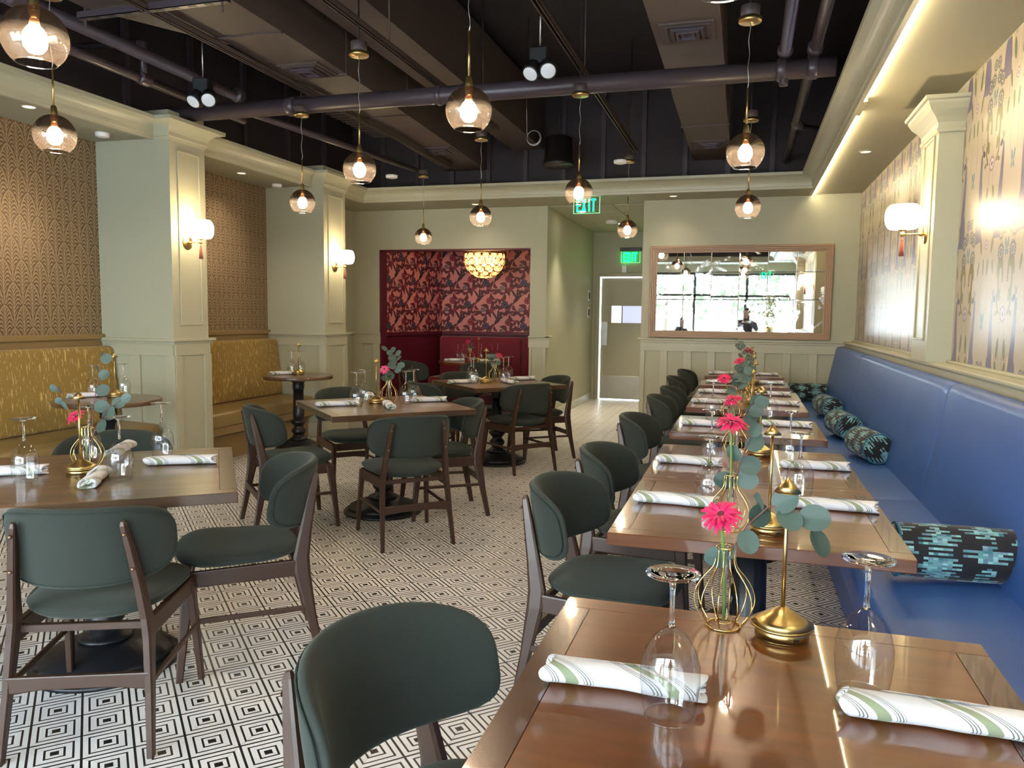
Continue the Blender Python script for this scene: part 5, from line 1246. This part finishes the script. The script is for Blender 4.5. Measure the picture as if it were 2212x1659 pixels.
# eucalyptus
eucalyptus(-.014, 1.632, TH+.10, [(0, 0, 0), (.008, -.004, .07), (.035, -.01, .12), (.075, -.02, .165), (.12, -.035, .16), (.155, -.04, .13)],
           [(.12, 3.3, -.1, 1.35, 1.25), (.2, -1.6, .35, 1.0, .85), (.36, -1.1, 1.0, .25, 1.15), (.42, .7, -.5, 1.2, 1.2), (.55, 2.0, -.4, 1.3, 1.1), (.62, -.3, -.55, 1.25, 1.3), (.70, -.9, .6, .4, 1.25), (.85, -.15, .0, 1.2, 1.35), (1., -.4, 1.05, .3, 1.3), (.28, .3, .2, -1.2, .9)], 'eucalyptus sprig leaning right in the vase on the nearest glossy table')
eucalyptus(-.016, 2.40, TH+.10, [(0, 0, 0), (.006, 0, .05), (.015, -.01, .10), (.03, -.015, .15), (.045, -.01, .19)],
           [(.22, 3.0, -.1, 1.4, 1.45), (.30, -.1, .1, 1.4, 1.5), (.48, .1, -.15, 1.35, 1.5), (.60, 2.7, -.5, 1.3, 1.25), (.78, .3, -.5, 1.3, 1.35), (1., .5, -.9, 1.35, 1.0)], 'eucalyptus sprig of large round leaves in the vase on the second glossy table')
eucalyptus(-.014, 3.705, TH+.10, [(0, 0, 0), (.015, 0, .06), (.045, -.01, .12), (.07, -.01, .16)], [(.3, 2.8, 0, 1.4, 1.3), (.4, .1, 0, 1.4, 1.5), (.55, .2, -.4, 1.3, 1.6), (.7, -.2, .3, 1.3, 1.5), (.8, .5, -.7, 1.3, 1.5), (.98, -.1, .0, 1.4, 1.5)], 'eucalyptus sprig in the vase on the third glossy table')
eucalyptus(-.055, 4.985, TH+.10, [(0, 0, 0), (.02, 0, .08), (.05, 0, .15), (.06, 0, .20), (.05, 0, .24)], auto_leaves(3, 9, 1.2, 1.6, .2), 'eucalyptus sprig in the vase on the fourth glossy table')
eucalyptus(.005, 5.945, TH+.10, [(0, 0, 0), (.02, 0, .08), (.04, 0, .15), (.03, 0, .20)], auto_leaves(4, 8, 1.1, 1.5, .2), 'eucalyptus sprig in the vase on the fifth glossy table')
eucalyptus(.005, 6.905, TH+.10, [(0, 0, 0), (-.0, 0, .12), (-.02, 0, .26), (-.06, 0, .36)], auto_leaves(5, 11, .9, 1.3, .2), 'eucalyptus sprig in the vase on the sixth glossy table')
eucalyptus(.013, 7.785, TH+.10, [(0, 0, 0), (.03, 0, .12), (.05, 0, .2)], auto_leaves(6, 8, .9, 1.3, .2), 'eucalyptus sprig in the vase on the seventh glossy table')
eucalyptus(-2.535, 2.505, TH+.10, [(0, 0, 0), (.01, .01, .08), (.0, .03, .16), (.0, .06, .26), (.0, .08, .34)], [(.4, 2.6, -.4, 1.2, 1.3), (.45, .5, -.1, 1.3, 1.35), (.6, .7, -.4, 1.35, 1.25), (.62, 2.4, -.5, 1.2, 1.), (.75, .4, -.6, 1.3, 1.1), (.82, 2.6, -.3, 1.3, 1.15), (.95, .8, -.7, 1.3, 1.05), (1., 2.2, -.9, 1.3, .8)], 'tall eucalyptus sprig in the vase on the left square table')
eucalyptus(-2.55, 2.495, TH+.10, [(0, 0, 0), (-.03, -.01, .09), (-.10, .0, .17), (-.15, .02, .22)], [(.55, 2.9, -.3, 1.2, 1.1), (.7, 3.3, .4, 1.2, .8), (.85, 2.4, -.7, 1.2, .85), (1., 3.1, .2, 1.2, .9)], 'thin eucalyptus sprig leaning left in the vase on the left square table')
eucalyptus(-2.525, 2.50, TH+.10, [(0, 0, 0), (.04, .0, .08), (.09, .0, .14), (.14, .02, .18)], [(.4, -.5, .5, 1.0, 1.4), (.5, 1.1, -.3, 1.2, 1.2), (.7, -.4, .3, 1.2, 1.2), (.8, .9, -.5, 1.2, 1.2), (1., .3, -.4, 1.3, 1.)], 'short eucalyptus sprig leaning right in the vase on the left square table')
eucalyptus(-2.425, 5.075, TH+.10, [(0, 0, 0), (.01, 0, .09), (.06, 0, .17), (.05, 0, .24), (-.03, 0, .28)], auto_leaves(9, 13, 1.2, 1.6, .15), 'curling eucalyptus sprig in the vase on the middle square table')
eucalyptus(-2.265, 7.045, TH+.10, [(0, 0, 0), (.01, 0, .07), (-.03, 0, .13), (-.06, 0, .15)], auto_leaves(10, 6, 1.1, 1.5, .2), 'eucalyptus sprig in the vase on the far square table')
eucalyptus(-3.635, 10.185, TH+.10, [(0, 0, 0), (.01, 0, .10), (.0, 0, .2)], auto_leaves(11, 6, 1., 1.3, .2), 'dark eucalyptus sprig in the vase on the alcove table')
# tall vase with branches near the shop front (mirror)
t_ = empty('floor_vase', (.62, -1.7, 0), 0, 'tall gold vase near the front windows, seen in the mirror', 'vase'); MB().lathe([(.10, 0), (.13, .1), (.15, .4), (.12, .8), (.10, 1.1), (.12, 1.15)], 24).build('body', M_gold, t_)
t_ = empty('branch_bundle', (.62, -1.7, 1.0), 0, 'leafy branches in the tall gold vase by the front windows', 'plant'); b = MB(); rn = random.Random(2)
for k in range(9):
    a = rn.random()*6.28; e = Vector((math.cos(a)*.3, math.sin(a)*.25, rn.uniform(.5, .95))); b.tube([(0, 0, 0), e*.5+Vector((0, 0, .1)), e], .005, 5)
b.build('stem', M_twig, t_); b = MB()
for k in range(150):
    a = rn.random()*6.28; u = rn.random(); c = Vector((math.cos(a)*.32*u, math.sin(a)*.27*u, .35+.6*rn.random())); ee = Euler((rn.random()*6, rn.random()*6, 0)).to_matrix(); b.add([c+ee @ Vector(p)*.045 for p in ((-1, 0, 0), (0, -.5, 0), (1, 0, 0), (0, .5, 0))], [(0, 1, 2, 3)])
b.build('leaves', M_foliage2, t_, kind='stuff')

# ------------------------------------------------------------------ people (seen in the mirror)
def skin_obj(name, joints, edges, m, parent=None, sub=2, root=0):
    me = bpy.data.meshes.new(name); me.from_pydata([j[0] for j in joints], edges, []); me.materials.append(m)
    o = bpy.data.objects.new(name, me); COL.objects.link(o)
    if parent is not None: o.parent = parent
    sk = o.modifiers.new('skin', 'SKIN'); sk.use_smooth_shade = True
    if not me.skin_vertices: 
        bpy.context.view_layer.objects.active = o
    for i, j in enumerate(joints):
        me.skin_vertices[0].data[i].radius = (j[1], j[2] if len(j) > 2 else j[1]); me.skin_vertices[0].data[i].use_root = (i == root)
    sd = o.modifiers.new('smooth', 'SUBSURF'); sd.levels = sub; sd.render_levels = sub
    for p in me.polygons: p.use_smooth = True
    return o
def person(loc, rz, lb, pose, jacket, s=1.):
    t_ = empty('person', loc, rz, lb, 'person', None); t_.scale = (s,)*3
    # local: facing +y, feet at z=0, 1.62 m tall
    if pose == 'photo': LH, RH = (-.075, .34, 1.335), (.075, .34, 1.335); LE, RE = (-.26, .16, 1.12), (.26, .16, 1.12)
    else: LH, RH = (-.14, .22, .98), (.14, .22, .98); LE, RE = (-.27, .02, 1.06), (.27, .02, 1.06)
    J = [((0, 0, .92), .13, .10), ((0, 0, 1.10), .115, .09), ((0, 0, 1.26), .135, .095), ((0, -.01, 1.36), .07), ((0, .0, 1.43), .048), ((0, .01, 1.49), .062, .072), ((0, .015, 1.56), .074, .088), ((0, .01, 1.615), .050, .06),
         ((-.16, 0, 1.325), .048), (LE, .036), ((LH[0], LH[1]-.05, LH[2]-.02), .025), (LH, .030, .018), ((.16, 0, 1.325), .048), (RE, .036), ((RH[0], RH[1]-.05, RH[2]-.02), .025), (RH, .030, .018),
         ((-.09, 0, .84), .085), ((-.10, .01, .48), .055), ((-.10, -.01, .10), .036), ((-.10, .10, .04), .035, .025), ((.09, 0, .84), .085), ((.10, .01, .48), .055), ((.10, -.01, .10), .036), ((.10, .10, .04), .035, .025)]
    Eg = [(0, 1), (1, 2), (2, 3), (3, 4), (4, 5), (5, 6), (6, 7), (2, 8), (8, 9), (9, 10), (10, 11), (2, 12), (12, 13), (13, 14), (14, 15), (0, 16), (16, 17), (17, 18), (18, 19), (0, 20), (20, 21), (21, 22), (22, 23)]
    bd = skin_obj('body', J, Eg, M_skin, t_)
    for hd, sg in ((LH, 1), (RH, -1)):
        for f in range(4):
            z = hd[2]+.022-f*.014; L = (.034, .040, .038, .030)[f]
            MB().tube([(hd[0], hd[1]+.01, z), (hd[0]+sg*.004, hd[1]+.035, z), (hd[0]+sg*L*.7, hd[1]+.045, z), (hd[0]+sg*L, hd[1]+.040, z)], lambda u: .0085*(1-.3*u), 7).build('finger', M_skin, t_)
        MB().tube([(hd[0], hd[1]-.02, hd[2]+.01), (hd[0]+sg*.012, hd[1]-.002, hd[2]+.028), (hd[0]+sg*.034, hd[1]+.012, hd[2]+.026)], lambda u: .010*(1-.3*u), 7).build('thumb', M_skin, t_)
    JJ = [(J[i][0], J[i][1]*1.14+.012, (J[i][2] if len(J[i]) > 2 else J[i][1])*1.14+.012) for i in (0, 1, 2, 3)]+[(J[i][0], J[i][1]*1.1+.012) for i in (8, 9)]+[(J[10][0], .036)]+[(J[i][0], J[i][1]*1.1+.012) for i in (12, 13)]+[(J[14][0], .036)]
    skin_obj('jacket', JJ, [(0, 1), (1, 2), (2, 3), (2, 4), (4, 5), (5, 6), (2, 7), (7, 8), (8, 9)], jacket, t_)
    TT = [((0, 0, .93), .15, .115)]+[(J[i][0], J[i][1]*1.1+.012) for i in (16, 17, 18, 20, 21, 22)]
    skin_obj('trousers', TT, [(0, 1), (1, 2), (2, 3), (0, 4), (4, 5), (5, 6)], M_trousers, t_)
    hp = [(.052, 1.655), (.085, 1.625), (.096, 1.57), (.094, 1.50), (.088, 1.42), (.075, 1.34), (.05, 1.31)]
    b = MB(); vs = [(0, -.01, 1.672)]; n = 18
    for r, z in hp:
        for k in range(n):
            a = PI*.5+.62+(2*PI-1.24)*k/(n-1) if z < 1.63 else 2*PI*k/(n-1)+PI/2; vs.append((r*math.cos(a)*.92, -.005+r*math.sin(a)*1.05, z))
    fs = [(0, 1+k, 2+k) for k in range(n-1)]+[(1+i*n+k, 1+(i+1)*n+k, 2+(i+1)*n+k, 2+i*n+k) for i in range(len(hp)-1) for k in range(n-1)]
    b.add(vs, fs, True).build('hair', M_hair, t_)
    MB().lathe([(.001, -.018), (.011, -.012), (.009, .01), (.003, .028)], 10, c=(0, .104, 1.545)).build('nose', M_skin, t_)
    for sg in (-1, 1):
        MB().lathe([(.0005, -.009), (.009, -.004), (.009, .004), (.0005, .009)], 10, c=(sg*.030, .086, 1.572)).build('eye', M_white, t_); MB().lathe([(.0005, -.005), (.005, 0), (.0005, .005)], 8, c=(sg*.030, .0935, 1.572)).build('pupil', M_black, t_)
        MB().lathe([(.001, -.025), (.012, -.015), (.014, .005), (.008, .025)], 10, c=(sg*.084, .0, 1.555)).build('ear', M_skin, t_)
    MB().tube([(-.022, .094, 1.508), (0, .102, 1.505), (.022, .094, 1.508)], .0045, 6).build('mouth', M_tassel, t_)
    return t_
person((.05, -.42, 0), 0, 'long-haired person in a dark jacket holding up a phone, seen in the mirror', 'photo', M_jacket, .97)
ph = empty('phone', (.05, -.045, 1.325), 0, 'black phone held up by the person in the mirror', 'phone'); MB().bbox((-.074, -.004, -.036), (.074, .004, .036), .004).build('body', M_black, ph); MB().lathe([(.0005, .0), (.006, 0), (.0065, .002)], 12, mtx=Matrix.Translation((.055, .0045, .02)) @ Matrix.Rotation(-PI/2, 4, 'X')).build('camera_lens', M_steel, ph)
person((-1.52, -1.05, 0), .3, 'shorter long-haired person near the front windows, seen in the mirror', 'rest', M_jacket, .82)
bpy.context.view_layer.update()
